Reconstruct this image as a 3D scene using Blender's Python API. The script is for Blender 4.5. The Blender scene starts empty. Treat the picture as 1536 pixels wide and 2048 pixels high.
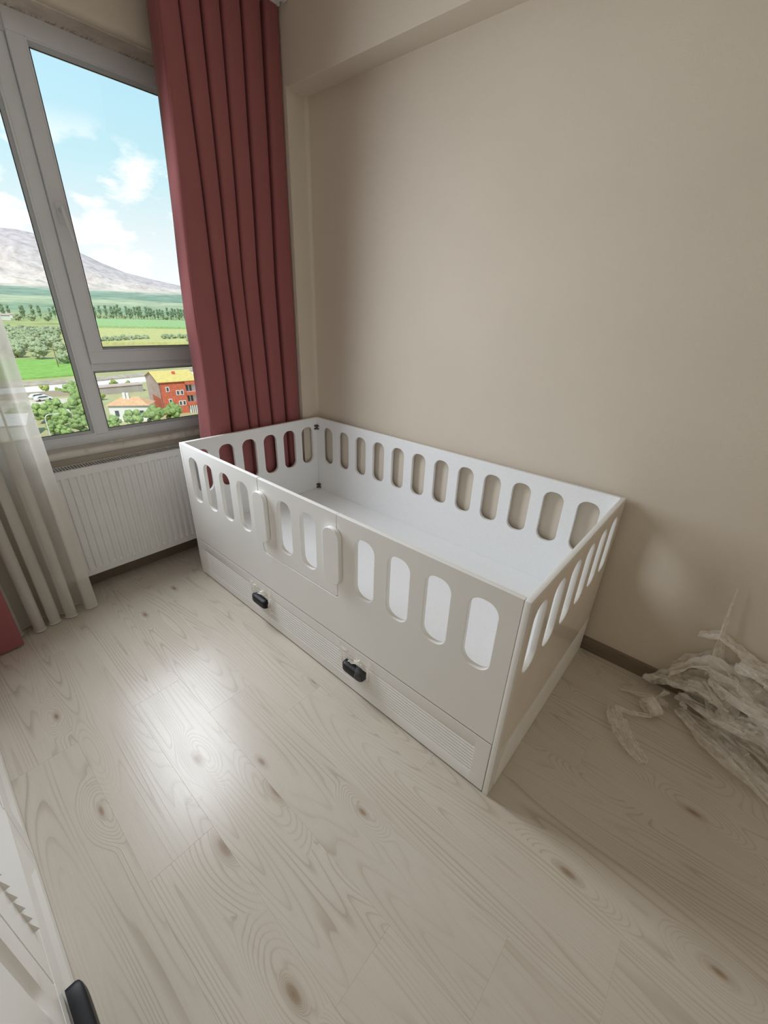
import bpy, bmesh, math, random
from mathutils import Vector, Matrix, noise

# ------------------------------------------------------------------ camera, world, light
S = bpy.context.scene
COL = S.collection
R_ = [[0.659178430408005, -0.7512438928941679, 0.033412726229011896],
      [-0.30577307556510025, -0.30836418703721447, -0.9007854097465929],
      [0.6870128260406049, 0.5835616004691311, -0.43297717643497996]]
cam_d = bpy.data.cameras.new('camera')
cam = bpy.data.objects.new('camera', cam_d); COL.objects.link(cam)
cam_d.sensor_fit = 'VERTICAL'; cam_d.sensor_height = 24.0; cam_d.lens = 823.326 / 2048 * 24.0
cam_d.clip_start = 0.02; cam_d.clip_end = 20000
rx, dn, fw = [Vector(r) for r in R_]
cam.matrix_world = Matrix(((rx.x, -dn.x, -fw.x, -0.8781), (rx.y, -dn.y, -fw.y, -2.1654), (rx.z, -dn.z, -fw.z, 1.4374), (0, 0, 0, 1)))
S.camera = cam
S.view_settings.view_transform = 'Standard'
S.view_settings.look = 'None'
S.view_settings.gamma = 1.0
S.view_settings.use_curve_mapping = False
S.view_settings.exposure = 0.0

SKY_STRENGTH = 1.0
W_ = bpy.data.worlds.new('sky'); S.world = W_; W_.use_nodes = True
nt = W_.node_tree; nt.nodes.clear()
def N(t, kind, **kw):
    n = t.nodes.new(kind)
    for k, v in kw.items():
        if k.startswith('i_'):
            n.inputs[int(k[2:]) if k[2:].isdigit() else k[2:].replace('_', ' ')].default_value = v
        else: setattr(n, k, v)
    return n
def ramp(t, fac, stops, interp='LINEAR'):
    n = t.nodes.new('ShaderNodeValToRGB'); cr = n.color_ramp; cr.interpolation = interp
    while len(cr.elements) < len(stops): cr.elements.new(0.5)
    for e, (p, c) in zip(cr.elements, stops):
        e.position = p; e.color = (c, c, c, 1) if isinstance(c, (int, float)) else (*c[:3], 1)
    t.links.new(fac, n.inputs[0]); return n.outputs[0]
def vmath(t, op, a, b):
    n = N(t, 'ShaderNodeVectorMath', operation=op)
    for i, v in enumerate((a, b)):
        if v is None: continue
        if hasattr(v, 'links'): t.links.new(v, n.inputs[i])
        else: n.inputs[i].default_value = v
    return n.outputs[0]
def fmath(t, op, a, b=0.0, clamp=False):
    n = N(t, 'ShaderNodeMath', operation=op, use_clamp=clamp)
    for i, v in enumerate((a, b)):
        if hasattr(v, 'links'): t.links.new(v, n.inputs[i])
        else: n.inputs[i].default_value = v
    return n.outputs[0]
def mixc(t, fac, a, b, blend='MIX'):
    n = N(t, 'ShaderNodeMix', data_type='RGBA', blend_type=blend)
    for i, v in ((0, fac), (6, a), (7, b)):
        if hasattr(v, 'links'): t.links.new(v, n.inputs[i])
        elif i == 0: n.inputs[0].default_value = v
        else: n.inputs[i].default_value = (*v[:3], 1)
    return n.outputs[2]
tc = N(nt, 'ShaderNodeTexCoord')
sep = N(nt, 'ShaderNodeSeparateXYZ'); nt.links.new(tc.outputs['Generated'], sep.inputs[0])
blue = ramp(nt, sep.outputs[2], [(0.0, (1.2, 1.2, 1.2)), (0.12, (0.93, 1.05, 1.08)), (0.22, (0.66, 0.97, 1.06)), (0.36, (0.55, 0.90, 1.08)), (1.0, (0.30, 0.62, 1.0))])
mp = N(nt, 'ShaderNodeMapping'); mp.inputs['Scale'].default_value = (1, 1, 2.2)
nt.links.new(tc.outputs['Generated'], mp.inputs[0])
cn = N(nt, 'ShaderNodeTexNoise'); cn.inputs['Scale'].default_value = 9.0; cn.inputs['Detail'].default_value = 7.0; cn.inputs['Roughness'].default_value = 0.55
nt.links.new(mp.outputs[0], cn.inputs['Vector'])
cloud = ramp(nt, cn.outputs[0], [(0.47, 0.0), (0.57, 1.0)])
band = ramp(nt, sep.outputs[2], [(0.0, 1.0), (0.2, 1.0), (0.27, 0.0), (1.0, 0.0)])
skyc = mixc(nt, fmath(nt, 'MULTIPLY', cloud, band), blue, (1.25, 1.25, 1.25))
below = mixc(nt, fmath(nt, 'LESS_THAN', sep.outputs[2], -0.02), skyc, (0.45, 0.45, 0.36))
bg = N(nt, 'ShaderNodeBackground'); bg.inputs[1].default_value = SKY_STRENGTH
wo = N(nt, 'ShaderNodeOutputWorld')
nt.links.new(below, bg.inputs[0]); nt.links.new(bg.outputs[0], wo.inputs[0])

sun_d = bpy.data.lights.new('sun', 'SUN'); sun_d.energy = 4.5; sun_d.angle = 0.01; sun_d.color = (1, 0.95, 0.86)
sun = bpy.data.objects.new('sun', sun_d); COL.objects.link(sun)
sun.rotation_euler = Vector((0.45, 0.55, -0.85)).to_track_quat('-Z', 'Y').to_euler()
# daylight entering through the clear opening between the curtains
for k in range(3):
    day_d = bpy.data.lights.new('window_daylight', 'AREA'); day_d.shape = 'RECTANGLE'; day_d.size = 0.56; day_d.size_y = 0.50
    day_d.energy = (5.8, 7.8, 9.4)[k]; day_d.color = (0.94, 1.0, 1.07)
    day = bpy.data.objects.new('window_daylight', day_d); COL.objects.link(day)
    day.location = (-0.225, 0.19, 1.09 + 0.51 * k); day.rotation_euler = (math.radians(-76), 0, 0); day_d.spread = math.radians(140)
S.cycles.max_bounces = 10; S.cycles.diffuse_bounces = 7; S.cycles.glossy_bounces = 4
S.cycles.transparent_max_bounces = 16; S.cycles.transmission_bounces = 6
S.cycles.caustics_reflective = False; S.cycles.caustics_refractive = False

# ------------------------------------------------------------------ helpers
class MB:
    def __init__(s): s.v = []; s.f = []
    def add(s, vs, fs):
        o = len(s.v); s.v += [tuple(v) for v in vs]; s.f += [tuple(i + o for i in f) for f in fs]; return s
    def box(s, x0, x1, y0, y1, z0, z1):
        x0, x1 = sorted((x0, x1)); y0, y1 = sorted((y0, y1)); z0, z1 = sorted((z0, z1))
        return s.add([(x, y, z) for z in (z0, z1) for y in (y0, y1) for x in (x0, x1)],
                     [(0, 2, 3, 1), (4, 5, 7, 6), (0, 1, 5, 4), (2, 6, 7, 3), (0, 4, 6, 2), (1, 3, 7, 5)])
    def grid(s, rows, closed=False):
        n = len(rows[0]); vs = [p for r in rows for p in r]; fs = []
        for i in range(len(rows) - 1):
            for j in range(n if closed else n - 1):
                fs.append((i * n + j, i * n + (j + 1) % n, (i + 1) * n + (j + 1) % n, (i + 1) * n + j))
        return s.add(vs, fs)
    def tube(s, pts, r, seg=8, cap=True):
        rows = []
        pts = [Vector(p) for p in pts]
        up = Vector((0.13, 0.29, 0.95)).normalized()
        for i, p in enumerate(pts):
            d = (pts[min(i + 1, len(pts) - 1)] - pts[max(i - 1, 0)]).normalized()
            a = d.cross(up)
            if a.length < 0.05: a = d.cross(Vector((1, 0, 0)))
            a.normalize(); b = d.cross(a)
            rr = r[i] if isinstance(r, (list, tuple)) else r
            rows.append([p + a * rr * math.cos(2 * math.pi * k / seg) + b * rr * math.sin(2 * math.pi * k / seg) for k in range(seg)])
        o = len(s.v); s.grid(rows, True)
        if cap:
            s.f.append(tuple(o + k for k in range(seg))); s.f.append(tuple(o + (len(rows) - 1) * seg + k for k in reversed(range(seg))))
        return s
    def prism(s, poly, a0, a1, axis):
        # poly: 2-D outline in the two other axes (in xyz order), extruded along axis
        def P(p, a):
            q = list(p); q.insert(axis, a); return tuple(q)
        n = len(poly)
        return s.add([P(p, a0) for p in poly] + [P(p, a1) for p in poly],
                     [tuple(range(n)), tuple(reversed(range(n, 2 * n)))] + [(i, i + n, (i + 1) % n + n, (i + 1) % n) for i in range(n)])
    def mesh(s, name, smooth=None, fix=True):
        me = bpy.data.meshes.new(name); me.from_pydata(s.v, [], s.f); me.update()
        if fix:
            bm = bmesh.new(); bm.from_mesh(me); bmesh.ops.recalc_face_normals(bm, faces=bm.faces); bm.to_mesh(me); bm.free()
        shade(me, smooth); return me
    def build(s, name, m, parent=None, smooth=None, bevel=0.0, fix=True):
        o = link(name, s.mesh(name, smooth, fix), m, parent)
        if bevel:
            b = o.modifiers.new('bevel', 'BEVEL'); b.width = bevel; b.segments = 2; b.limit_method = 'ANGLE'; b.angle_limit = math.radians(40)
            b.harden_normals = False
        return o
def shade(me, smooth):
    if smooth is not None:
        me.polygons.foreach_set('use_smooth', [True] * len(me.polygons)); me.set_sharp_from_angle(angle=math.radians(smooth))
def link(name, me, m=None, parent=None):
    o = bpy.data.objects.new(name, me); COL.objects.link(o)
    if m is not None and me is not None and not me.materials: me.materials.append(m)
    if parent is not None:
        o.parent = parent; o.matrix_parent_inverse = parent.matrix_world.inverted() if parent.type != 'EMPTY' else Matrix.Identity(4)
        if parent.type == 'EMPTY': o.matrix_parent_inverse = Matrix.Translation(-parent.location) if parent.get('_world') else Matrix.Identity(4)
    return o
def tag(o, label=None, cat=None, group=None, kind=None):
    if label: o['label'] = label
    if cat: o['category'] = cat
    if group: o['group'] = group
    if kind: o['kind'] = kind
    return o
def thing(name, loc, label, cat, group=None, world=True):
    # an Empty at the thing's base; with world=True its parts are given in world coordinates
    o = bpy.data.objects.new(name, None); COL.objects.link(o); o.location = loc; o.empty_display_size = 0.1
    if world: o['_world'] = 1
    return tag(o, label, cat, group)
def arc(cx, cy, r, a0, a1, n):
    return [(cx + r * math.cos(math.radians(a0 + (a1 - a0) * i / n)), cy + r * math.sin(math.radians(a0 + (a1 - a0) * i / n))) for i in range(n + 1)]
def rrect(x0, x1, y0, y1, r, n=6):
    return arc(x1 - r, y0 + r, r, -90, 0, n) + arc(x1 - r, y1 - r, r, 0, 90, n) + arc(x0 + r, y1 - r, r, 90, 180, n) + arc(x0 + r, y0 + r, r, 180, 270, n)
def panel(name, outline, holes, t, bev, M, m, parent):
    # a board cut from a 2-D outline with holes, edges eased; local z = thickness, centred
    cu = bpy.data.curves.new(name, 'CURVE'); cu.dimensions = '2D'; cu.fill_mode = 'BOTH'
    cu.extrude = t / 2 - bev; cu.bevel_depth = bev; cu.bevel_resolution = 1; cu.offset = -bev
    for pts in [outline] + holes:
        sp = cu.splines.new('POLY'); sp.points.add(len(pts) - 1)
        for p, q in zip(sp.points, pts): p.co = (q[0], q[1], 0, 1)
        sp.use_cyclic_u = True
    tmp = bpy.data.objects.new('tmp', cu); COL.objects.link(tmp)
    dg = bpy.context.evaluated_depsgraph_get()
    me = bpy.data.meshes.new_from_object(tmp.evaluated_get(dg), depsgraph=dg)
    bpy.data.objects.remove(tmp); bpy.data.curves.remove(cu)
    me.name = name; me.transform(M); me.update()
    bm = bmesh.new(); bm.from_mesh(me); bmesh.ops.remove_doubles(bm, verts=bm.verts, dist=1e-5); bmesh.ops.recalc_face_normals(bm, faces=bm.faces); bm.to_mesh(me); bm.free()
    me.materials.clear(); shade(me, 35)
    nz = M.to_3x3() @ Vector((0, 0, 1))
    for p in me.polygons:
        if abs(p.normal.dot(nz)) > 0.999: p.use_smooth = False
    return link(name, me, m, parent)
# frames of panels: local (along, up, normal) -> world
def M_front(x):  # along = -Y, up = Z, normal = -X
    return Matrix(((0, 0, -1, x), (-1, 0, 0, 0), (0, 1, 0, 0), (0, 0, 0, 1)))
def M_end(y):    # along = +X, up = Z, normal = -Y
    return Matrix(((1, 0, 0, 0), (0, 0, -1, y), (0, 1, 0, 0), (0, 0, 0, 1)))

# ------------------------------------------------------------------ materials
MATS = {}
def new_mat(name):
    m = bpy.data.materials.new(name); m.use_nodes = True; MATS[name] = m
    t = m.node_tree; return m, t, t.nodes['Principled BSDF'], t.nodes['Material Output']
def plain(name, col, rough=0.5, spec=0.5, var=0.06, scale=12.0, bump=0.0, bscale=80.0, sheen=0.0, metal=0.0, coat=0.0):
    m, t, b, o = new_mat(name)
    c = N(t, 'ShaderNodeTexCoord'); n = N(t, 'ShaderNodeTexNoise', i_Scale=scale, i_Detail=4.0)
    t.links.new(c.outputs['Object'], n.inputs['Vector'])
    lo = tuple(max(0, x * (1 - var)) for x in col); hi = tuple(min(1, x * (1 + var)) for x in col)
    t.links.new(ramp(t, n.outputs[0], [(0.3, lo), (0.7, hi)]), b.inputs['Base Color'])
    b.inputs['Roughness'].default_value = rough; b.inputs['Specular IOR Level'].default_value = spec
    b.inputs['Metallic'].default_value = metal; b.inputs['Sheen Weight'].default_value = sheen; b.inputs['Coat Weight'].default_value = coat
    if bump:
        n2 = N(t, 'ShaderNodeTexNoise', i_Scale=bscale, i_Detail=3.0); t.links.new(c.outputs['Object'], n2.inputs['Vector'])
        bp = N(t, 'ShaderNodeBump', i_Strength=bump, i_Distance=0.002); t.links.new(n2.outputs[0], bp.inputs['Height']); t.links.new(bp.outputs[0], b.inputs['Normal'])
    return m
WALL = plain('wall_paint', (0.665, 0.595, 0.50), 0.75, 0.3, 0.02, 3.0, 0.25, 220)
CEIL = plain('ceiling_paint', (0.88, 0.86, 0.82), 0.8, 0.2, 0.02)
LACQ = plain('white_lacquer', (0.86, 0.855, 0.83), 0.26, 0.5, 0.01, 5.0)
LACQ_EDGE = LACQ
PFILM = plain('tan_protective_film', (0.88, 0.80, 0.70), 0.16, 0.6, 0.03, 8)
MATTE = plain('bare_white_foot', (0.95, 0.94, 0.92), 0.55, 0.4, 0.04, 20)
PVC = plain('window_plastic', (0.70, 0.72, 0.75), 0.35, 0.5, 0.02)
GASKET = plain('black_gasket', (0.02, 0.02, 0.02), 0.6)
BLACK = plain('black_metal', (0.004, 0.004, 0.0045), 0.45, 0.3, 0.1)
ENAMEL = plain('radiator_enamel', (0.78, 0.785, 0.77), 0.35, 0.5, 0.02)
DARKIN = plain('radiator_inside', (0.06, 0.06, 0.055), 0.7)
STEEL = plain('zinc_bracket', (0.18, 0.17, 0.16), 0.4, 0.5, 0.2, 60, metal=0.7)
RAILM = plain('curtain_rail_plastic', (0.82, 0.82, 0.82), 0.4)

def mel():
    m, t, b, o = new_mat('white_melamine')
    c = N(t, 'ShaderNodeTexCoord'); n = N(t, 'ShaderNodeTexNoise', i_Scale=420.0, i_Detail=2.0); t.links.new(c.outputs['Object'], n.inputs['Vector'])
    n2 = N(t, 'ShaderNodeTexNoise', i_Scale=9.0, i_Detail=6.0, i_Roughness=0.7); t.links.new(c.outputs['Object'], n2.inputs['Vector'])
    a = ramp(t, n.outputs[0], [(0.35, (0.83, 0.84, 0.85)), (0.65, (0.92, 0.93, 0.94))])
    sm = ramp(t, n2.outputs[0], [(0.66, 0.0), (0.80, 0.22)])
    t.links.new(mixc(t, sm, a, (0.45, 0.44, 0.43)), b.inputs['Base Color']); b.inputs['Roughness'].default_value = 0.42
    return m
MELA = mel()

def wood(name, light, mid, dark, knotc, rough, kscale=1.0, knots=True):
    m, t, b, o = new_mat(name)
    c = N(t, 'ShaderNodeTexCoord'); oi = N(t, 'ShaderNodeObjectInfo')
    off = N(t, 'ShaderNodeCombineXYZ'); t.links.new(fmath(t, 'MULTIPLY', oi.outputs['Random'], 37.0), off.inputs[0]); t.links.new(fmath(t, 'MULTIPLY', oi.outputs['Random'], 91.0), off.inputs[1])
    p = vmath(t, 'ADD', c.outputs['Object'], off.outputs[0])
    st = vmath(t, 'MULTIPLY', p, (7.0 * kscale, 0.50 * kscale, 7.0 * kscale))
    n1 = N(t, 'ShaderNodeTexNoise', i_Scale=1.0, i_Detail=1.0, i_Roughness=0.4, i_Distortion=0.1); t.links.new(st, n1.inputs['Vector'])
    vs = vmath(t, 'MULTIPLY', p, (5.0 * kscale, 1.9 * kscale, 5.0 * kscale))
    vo = N(t, 'ShaderNodeTexVoronoi', feature='F1', i_Scale=1.0, i_Randomness=1.0); vo.voronoi_dimensions = '2D'; t.links.new(vs, vo.inputs['Vector'])
    sepc = N(t, 'ShaderNodeSeparateColor'); t.links.new(vo.outputs['Color'], sepc.inputs[0])
    kd = fmath(t, 'ADD', fmath(t, 'MULTIPLY', vo.outputs['Distance'], fmath(t, 'ADD', fmath(t, 'MULTIPLY', sepc.outputs[1], 1.0), 0.75)), fmath(t, 'MULTIPLY', fmath(t, 'GREATER_THAN', sepc.outputs[0], 0.6), 2.0))
    pull = ramp(t, kd, [(0.0, 0.42), (0.12, 0.20), (0.45, 0.0)], 'EASE')
    h = fmath(t, 'ADD', n1.outputs[0], pull) if knots else n1.outputs[0]
    ring = fmath(t, 'FRACT', fmath(t, 'MULTIPLY', h, 30.0))
    line = ramp(t, ring, [(0.0, 0.2), (0.3, 0.0), (0.68, 0.1), (0.90, 0.85), (0.96, 1.0), (1.0, 0.2)])
    # lines fade in and out over the plank
    n3 = N(t, 'ShaderNodeTexNoise', i_Scale=1.0, i_Detail=2.0); t.links.new(vmath(t, 'MULTIPLY', p, (9.0, 1.4, 9.0)), n3.inputs['Vector'])
    fade = ramp(t, n3.outputs[0], [(0.36, 0.12), (0.62, 1.0)])
    n2 = N(t, 'ShaderNodeTexNoise', i_Scale=1.0, i_Detail=5.0, i_Roughness=0.65); t.links.new(vmath(t, 'MULTIPLY', p, (260.0, 7.0, 260.0)), n2.inputs['Vector'])
    tone = mixc(t, oi.outputs['Random'], tuple(0.955 * x for x in light), light)
    fine = ramp(t, n2.outputs[0], [(0.35, 0.0), (0.75, 0.45)])
    colr = mixc(t, fine, tone, mid)
    colr = mixc(t, fmath(t, 'MULTIPLY', fmath(t, 'MULTIPLY', line, fade), 0.62), colr, dark)
    n4 = N(t, 'ShaderNodeTexNoise', i_Scale=1.0, i_Detail=2.0); t.links.new(vmath(t, 'MULTIPLY', p, (7.0, 2.2, 7.0)), n4.inputs['Vector'])
    colr = mixc(t, ramp(t, n4.outputs[0], [(0.4, 0.0), (0.75, 0.35)]), colr, mid)
    if knots:
        colr = mixc(t, ramp(t, kd, [(0.0, 0.95), (0.035, 0.75), (0.06, 0.35), (0.13, 0.0)]), colr, knotc)
    t.links.new(colr, b.inputs['Base Color'])
    b.inputs['Roughness'].default_value = rough; b.inputs['Specular IOR Level'].default_value = 0.5
    rg = fmath(t, 'ADD', fmath(t, 'MULTIPLY', n2.outputs[0], 0.10), rough - 0.05); t.links.new(rg, b.inputs['Roughness'])
    bp = N(t, 'ShaderNodeBump', i_Strength=0.16, i_Distance=0.0006)
    t.links.new(fmath(t, 'ADD', fmath(t, 'MULTIPLY', line, fade), n2.outputs[0]), bp.inputs['Height']); t.links.new(bp.outputs[0], b.inputs['Normal'])
    return m
FLOOR = wood('pale_oak_laminate', (0.66, 0.605, 0.525), (0.55, 0.485, 0.405), (0.36, 0.295, 0.225), (0.30, 0.205, 0.125), 0.25)
SKIRT = wood('brown_oak_skirting', (0.21, 0.165, 0.115), (0.15, 0.11, 0.075), (0.07, 0.05, 0.035), (0.05, 0.03, 0.02), 0.45, 2.0, False)

def plaster():
    m, t, b, o = new_mat('stained_plaster')
    g = N(t, 'ShaderNodeNewGeometry'); sp = N(t, 'ShaderNodeSeparateXYZ'); t.links.new(g.outputs['Position'], sp.inputs[0])
    n = N(t, 'ShaderNodeTexNoise', i_Scale=7.0, i_Detail=8.0, i_Roughness=0.75); t.links.new(g.outputs['Position'], n.inputs['Vector'])
    base = ramp(t, n.outputs[0], [(0.3, (0.56, 0.46, 0.38)), (0.7, (0.80, 0.72, 0.62))])
    n2 = N(t, 'ShaderNodeTexNoise', i_Scale=1.0, i_Detail=5.0, i_Roughness=0.8); t.links.new(vmath(t, 'MULTIPLY', g.outputs['Position'], (60, 12, 12)), n2.inputs['Vector'])
    n3 = N(t, 'ShaderNodeTexNoise', i_Scale=9.0, i_Detail=2.0); t.links.new(g.outputs['Position'], n3.inputs['Vector'])
    edge = ramp(t, fmath(t, 'ADD', fmath(t, 'MULTIPLY', fmath(t, 'SUBTRACT', sp.outputs[1], 0.30), 12.0), 0.0), [(0.1, 0.0), (0.7, 1.0)])
    st = fmath(t, 'MULTIPLY', fmath(t, 'MULTIPLY', ramp(t, n2.outputs[0], [(0.47, 0.0), (0.54, 1.0)]), edge), ramp(t, n3.outputs[0], [(0.38, 0.15), (0.52, 1.0)]))
    t.links.new(mixc(t, st, base, (0.05, 0.035, 0.03)), b.inputs['Base Color']); b.inputs['Roughness'].default_value = 0.9
    bp = N(t, 'ShaderNodeBump', i_Strength=0.5, i_Distance=0.003); t.links.new(n.outputs[0], bp.inputs['Height']); t.links.new(bp.outputs[0], b.inputs['Normal'])
    return m
PLASTER = plaster()
def stone():
    m, t, b, o = new_mat('sill_stone')
    c = N(t, 'ShaderNodeTexCoord')
    n = N(t, 'ShaderNodeTexNoise', i_Scale=11.0, i_Detail=7.0, i_Roughness=0.7); t.links.new(c.outputs['Object'], n.inputs['Vector'])
    t.links.new(ramp(t, n.outputs[0], [(0.30, (0.42, 0.37, 0.31)), (0.48, (0.66, 0.62, 0.55)), (0.7, (0.74, 0.71, 0.65))]), b.inputs['Base Color'])
    b.inputs['Roughness'].default_value = 0.45; return m
SILL = stone()
def cloth(name, col, trans, rough, sheen, transp=0.0, weave=900.0):
    m, t, b, o = new_mat(name)
    c = N(t, 'ShaderNodeTexCoord'); n = N(t, 'ShaderNodeTexNoise', i_Scale=5.0, i_Detail=3.0); t.links.new(c.outputs['Object'], n.inputs['Vector'])
    cc = ramp(t, n.outputs[0], [(0.3, tuple(x * 0.93 for x in col)), (0.7, col)])
    t.links.new(cc, b.inputs['Base Color']); b.inputs['Roughness'].default_value = rough; b.inputs['Sheen Weight'].default_value = sheen
    b.inputs['Sheen Roughness'].default_value = 0.4; b.inputs['Specular IOR Level'].default_value = 0.15
    tr = N(t, 'ShaderNodeBsdfTranslucent'); t.links.new(cc, tr.inputs[0])
    mx = N(t, 'ShaderNodeMixShader'); mx.inputs[0].default_value = trans
    t.links.new(b.outputs[0], mx.inputs[1]); t.links.new(tr.outputs[0], mx.inputs[2]); out = mx.outputs[0]
    if transp:
        wv = N(t, 'ShaderNodeTexWave', i_Scale=weave / 6.0, i_Distortion=1.5, i_Detail=2.0); t.links.new(c.outputs['Object'], wv.inputs['Vector'])
        tp = N(t, 'ShaderNodeBsdfTransparent'); m2 = N(t, 'ShaderNodeMixShader')
        t.links.new(ramp(t, wv.outputs[0], [(0.0, transp * 0.7), (1.0, transp * 1.3)]), m2.inputs[0]); t.links.new(out, m2.inputs[1]); t.links.new(tp.outputs[0], m2.inputs[2]); out = m2.outputs[0]
    t.links.new(out, o.inputs[0]); return m
PINK = cloth('rose_velvet', (0.36, 0.128, 0.13), 0.10, 0.9, 0.15)
SHEER = cloth('white_voile', (0.79, 0.755, 0.69), 0.34, 0.9, 0.0, 0.20)
HEM = cloth('voile_hem', (0.86, 0.83, 0.77), 0.25, 0.9, 0.0)
def glass():
    m, t, b, o = new_mat('window_glass'); t.nodes.remove(b)
    tp = N(t, 'ShaderNodeBsdfTransparent'); tp.inputs[0].default_value = (0.97, 0.98, 0.98, 1); gl = N(t, 'ShaderNodeBsdfGlossy', i_Roughness=0.01)
    fr = N(t, 'ShaderNodeFresnel', i_IOR=1.45); n = N(t, 'ShaderNodeTexNoise', i_Scale=2.0); 
    mx = N(t, 'ShaderNodeMixShader'); t.links.new(fr.outputs[0], mx.inputs[0]); t.links.new(tp.outputs[0], mx.inputs[1]); t.links.new(gl.outputs[0], mx.inputs[2]); t.links.new(mx.outputs[0], o.inputs[0]); return m
GLASS = glass()
def film(name, milk, col):
    m, t, b, o = new_mat(name)
    c = N(t, 'ShaderNodeTexCoord'); n = N(t, 'ShaderNodeTexNoise', i_Scale=30.0, i_Detail=4.0); t.links.new(c.outputs['Object'], n.inputs['Vector'])
    b.inputs['Base Color'].default_value = (*col, 1); b.inputs['Roughness'].default_value = 0.25; b.inputs['Specular IOR Level'].default_value = 0.6
    tr = N(t, 'ShaderNodeBsdfTranslucent'); tr.inputs[0].default_value = (*col, 1)
    m0 = N(t, 'ShaderNodeMixShader'); m0.inputs[0].default_value = 0.22; t.links.new(b.outputs[0], m0.inputs[1]); t.links.new(tr.outputs[0], m0.inputs[2])
    tp = N(t, 'ShaderNodeBsdfTransparent'); tp.inputs[0].default_value = (0.995, 0.99, 0.985, 1)
    lw = N(t, 'ShaderNodeLayerWeight', i_Blend=0.45)
    mx = N(t, 'ShaderNodeMixShader'); t.links.new(fmath(t, 'MULTIPLY', ramp(t, n.outputs[0], [(0.3, milk * 0.6), (0.7, min(1, milk * 1.4))]), fmath(t, 'ADD', fmath(t, 'MULTIPLY', lw.outputs['Facing'], 1.1), 0.55), True), mx.inputs[0])
    t.links.new(tp.outputs[0], mx.inputs[1]); t.links.new(m0.outputs[0], mx.inputs[2]); t.links.new(mx.outputs[0], o.inputs[0]); return m
FILM = film('stretch_film', 0.58, (0.97, 0.94, 0.89))
CLEAR = film('clear_film', 0.05, (0.97, 0.97, 0.96))

# ------------------------------------------------------------------ the room
XW, YB, XL, ZC = 0.950, -3.30, -1.50, 2.74
YP = 0.325      # parapet face
def struct(o): return tag(o, kind='structure')
struct(MB().box(XW, XW + 0.2, YB - 0.2, 0.56, -0.2, ZC + 0.2).build('wall_right', WALL))
struct(MB().box(XL - 0.2, XL, YB - 0.2, 0.56, -0.2, ZC + 0.2).build('wall_left', WALL))
struct(MB().box(XL, XW, YB - 0.2, YB, -0.2, ZC + 0.2).build('wall_back', WALL))
struct(MB().box(XL, XW, YB, 0.56, ZC, ZC + 0.2).build('ceiling', CEIL))
# window wall: parapet, jambs, lintel beam with a rounded lower edge
WX0, WX1, WZ0, WZ1 = -1.18, 0.76, 0.735, 2.42
wf = MB().box(XL, XW, YP, 0.56, -0.2, WZ0 + 0.02).box(XL, WX0, YP, 0.56, WZ0 + 0.02, WZ1).box(WX1, XW, YP, 0.56, WZ0 + 0.02, WZ1)
prof = [(0.56, WZ1 + 0.001), (0.56, ZC), (0.20, ZC)] + [(0.20 + 0.028 - 0.028 * math.cos(math.radians(a)), WZ1 + 0.028 - 0.028 * math.sin(math.radians(a))) for a in range(0, 91, 10)]
lintel = struct(MB().prism(prof, XL, 0.8285, 0).build('trim_2', WALL, smooth=30))
wall_front = struct(wf.build('wall_front', WALL, smooth=30))
o = MB().box(WX0, WX1, 0.229, 0.56, WZ1 - 0.004, WZ1 + 0.002).build('soffit_plaster', PLASTER, lintel)
MB().box(0.8285, XW, YP, 0.56, WZ1, ZC).build('beam_end', WALL, wall_front)
# corner column under the beam, with a coved inner corner
cl = MB()
pts = [(0.825, 0.56), (0.825, 0.012)] + [(0.93, 0.012)] + [(0.93 + 0.02 * math.sin(math.radians(a)), -0.008 + 0.02 * math.cos(math.radians(a))) for a in range(15, 91, 15)] + [(0.955, -0.008), (0.955, 0.56)]
cl.prism(pts, -0.1, WZ1 + 0.01, 2)
struct(cl.build('wall_column', WALL, smooth=50))
struct(MB().box(0.8285, XW + 0.01, YB, 0.30, WZ1, ZC + 0.01).build('trim_1', WALL, bevel=0.003))

# floor: a slab carrying separate laminate planks
floor = struct(MB().box(XL, XW, YB, YP, -0.2, -0.0125).build('floor', plain('floor_joint', (0.30, 0.25, 0.20), 0.9)))
PW, PL, GAP = 0.19, 1.18, 0.0001
plank_cache = {}
def plank_mesh(w, l):
    key = (round(w, 4), round(l, 4))
    if key not in plank_cache:
        c = 0.0003; a, b = w / 2, l / 2
        mb = MB().add([(-a, -b, -0.012), (a, -b, -0.012), (a, b, -0.012), (-a, b, -0.012),
                       (-a, -b, -c), (a, -b, -c), (a, b, -c), (-a, b, -c),
                       (-a + c, -b + c, 0), (a - c, -b + c, 0), (a - c, b - c, 0), (-a + c, b - c, 0)],
                      [(3, 2, 1, 0), (0, 1, 5, 4), (1, 2, 6, 5), (2, 3, 7, 6), (3, 0, 4, 7), (4, 5, 9, 8), (5, 6, 10, 9), (6, 7, 11, 10), (7, 4, 8, 11), (8, 9, 10, 11)])
        me = mb.mesh('plank', None, False); me.materials.append(FLOOR); plank_cache[key] = me
    return plank_cache[key]
ends = {0: -1.166, 1: -2.124, 2: -1.882, 3: -1.33, 4: -0.715, 5: -1.02, 6: -0.35, -1: -0.52, -2: -1.57, -3: -0.93, -4: -0.30, -5: -1.35, -6: -0.75}
for k in range(-7, 9):
    x1 = min(-0.08 - PW * k, XW); x0 = max(-0.08 - PW * (k + 1), XL)
    if x1 - x0 < 0.01: continue
    e = ends.get(k, -0.6 - 0.31 * (k % 3))
    while e < YP: e += PL
    y = e
    while y > YB:
        a, b = min(y, YP), max(y - PL, YB)
        if a - b > 0.02:
            p = bpy.data.objects.new('plank', plank_mesh(x1 - x0 - GAP, a - b - GAP)); COL.objects.link(p)
            p.location = ((x0 + x1) / 2, (a + b) / 2, 0); p.parent = floor
        y -= PL
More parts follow.
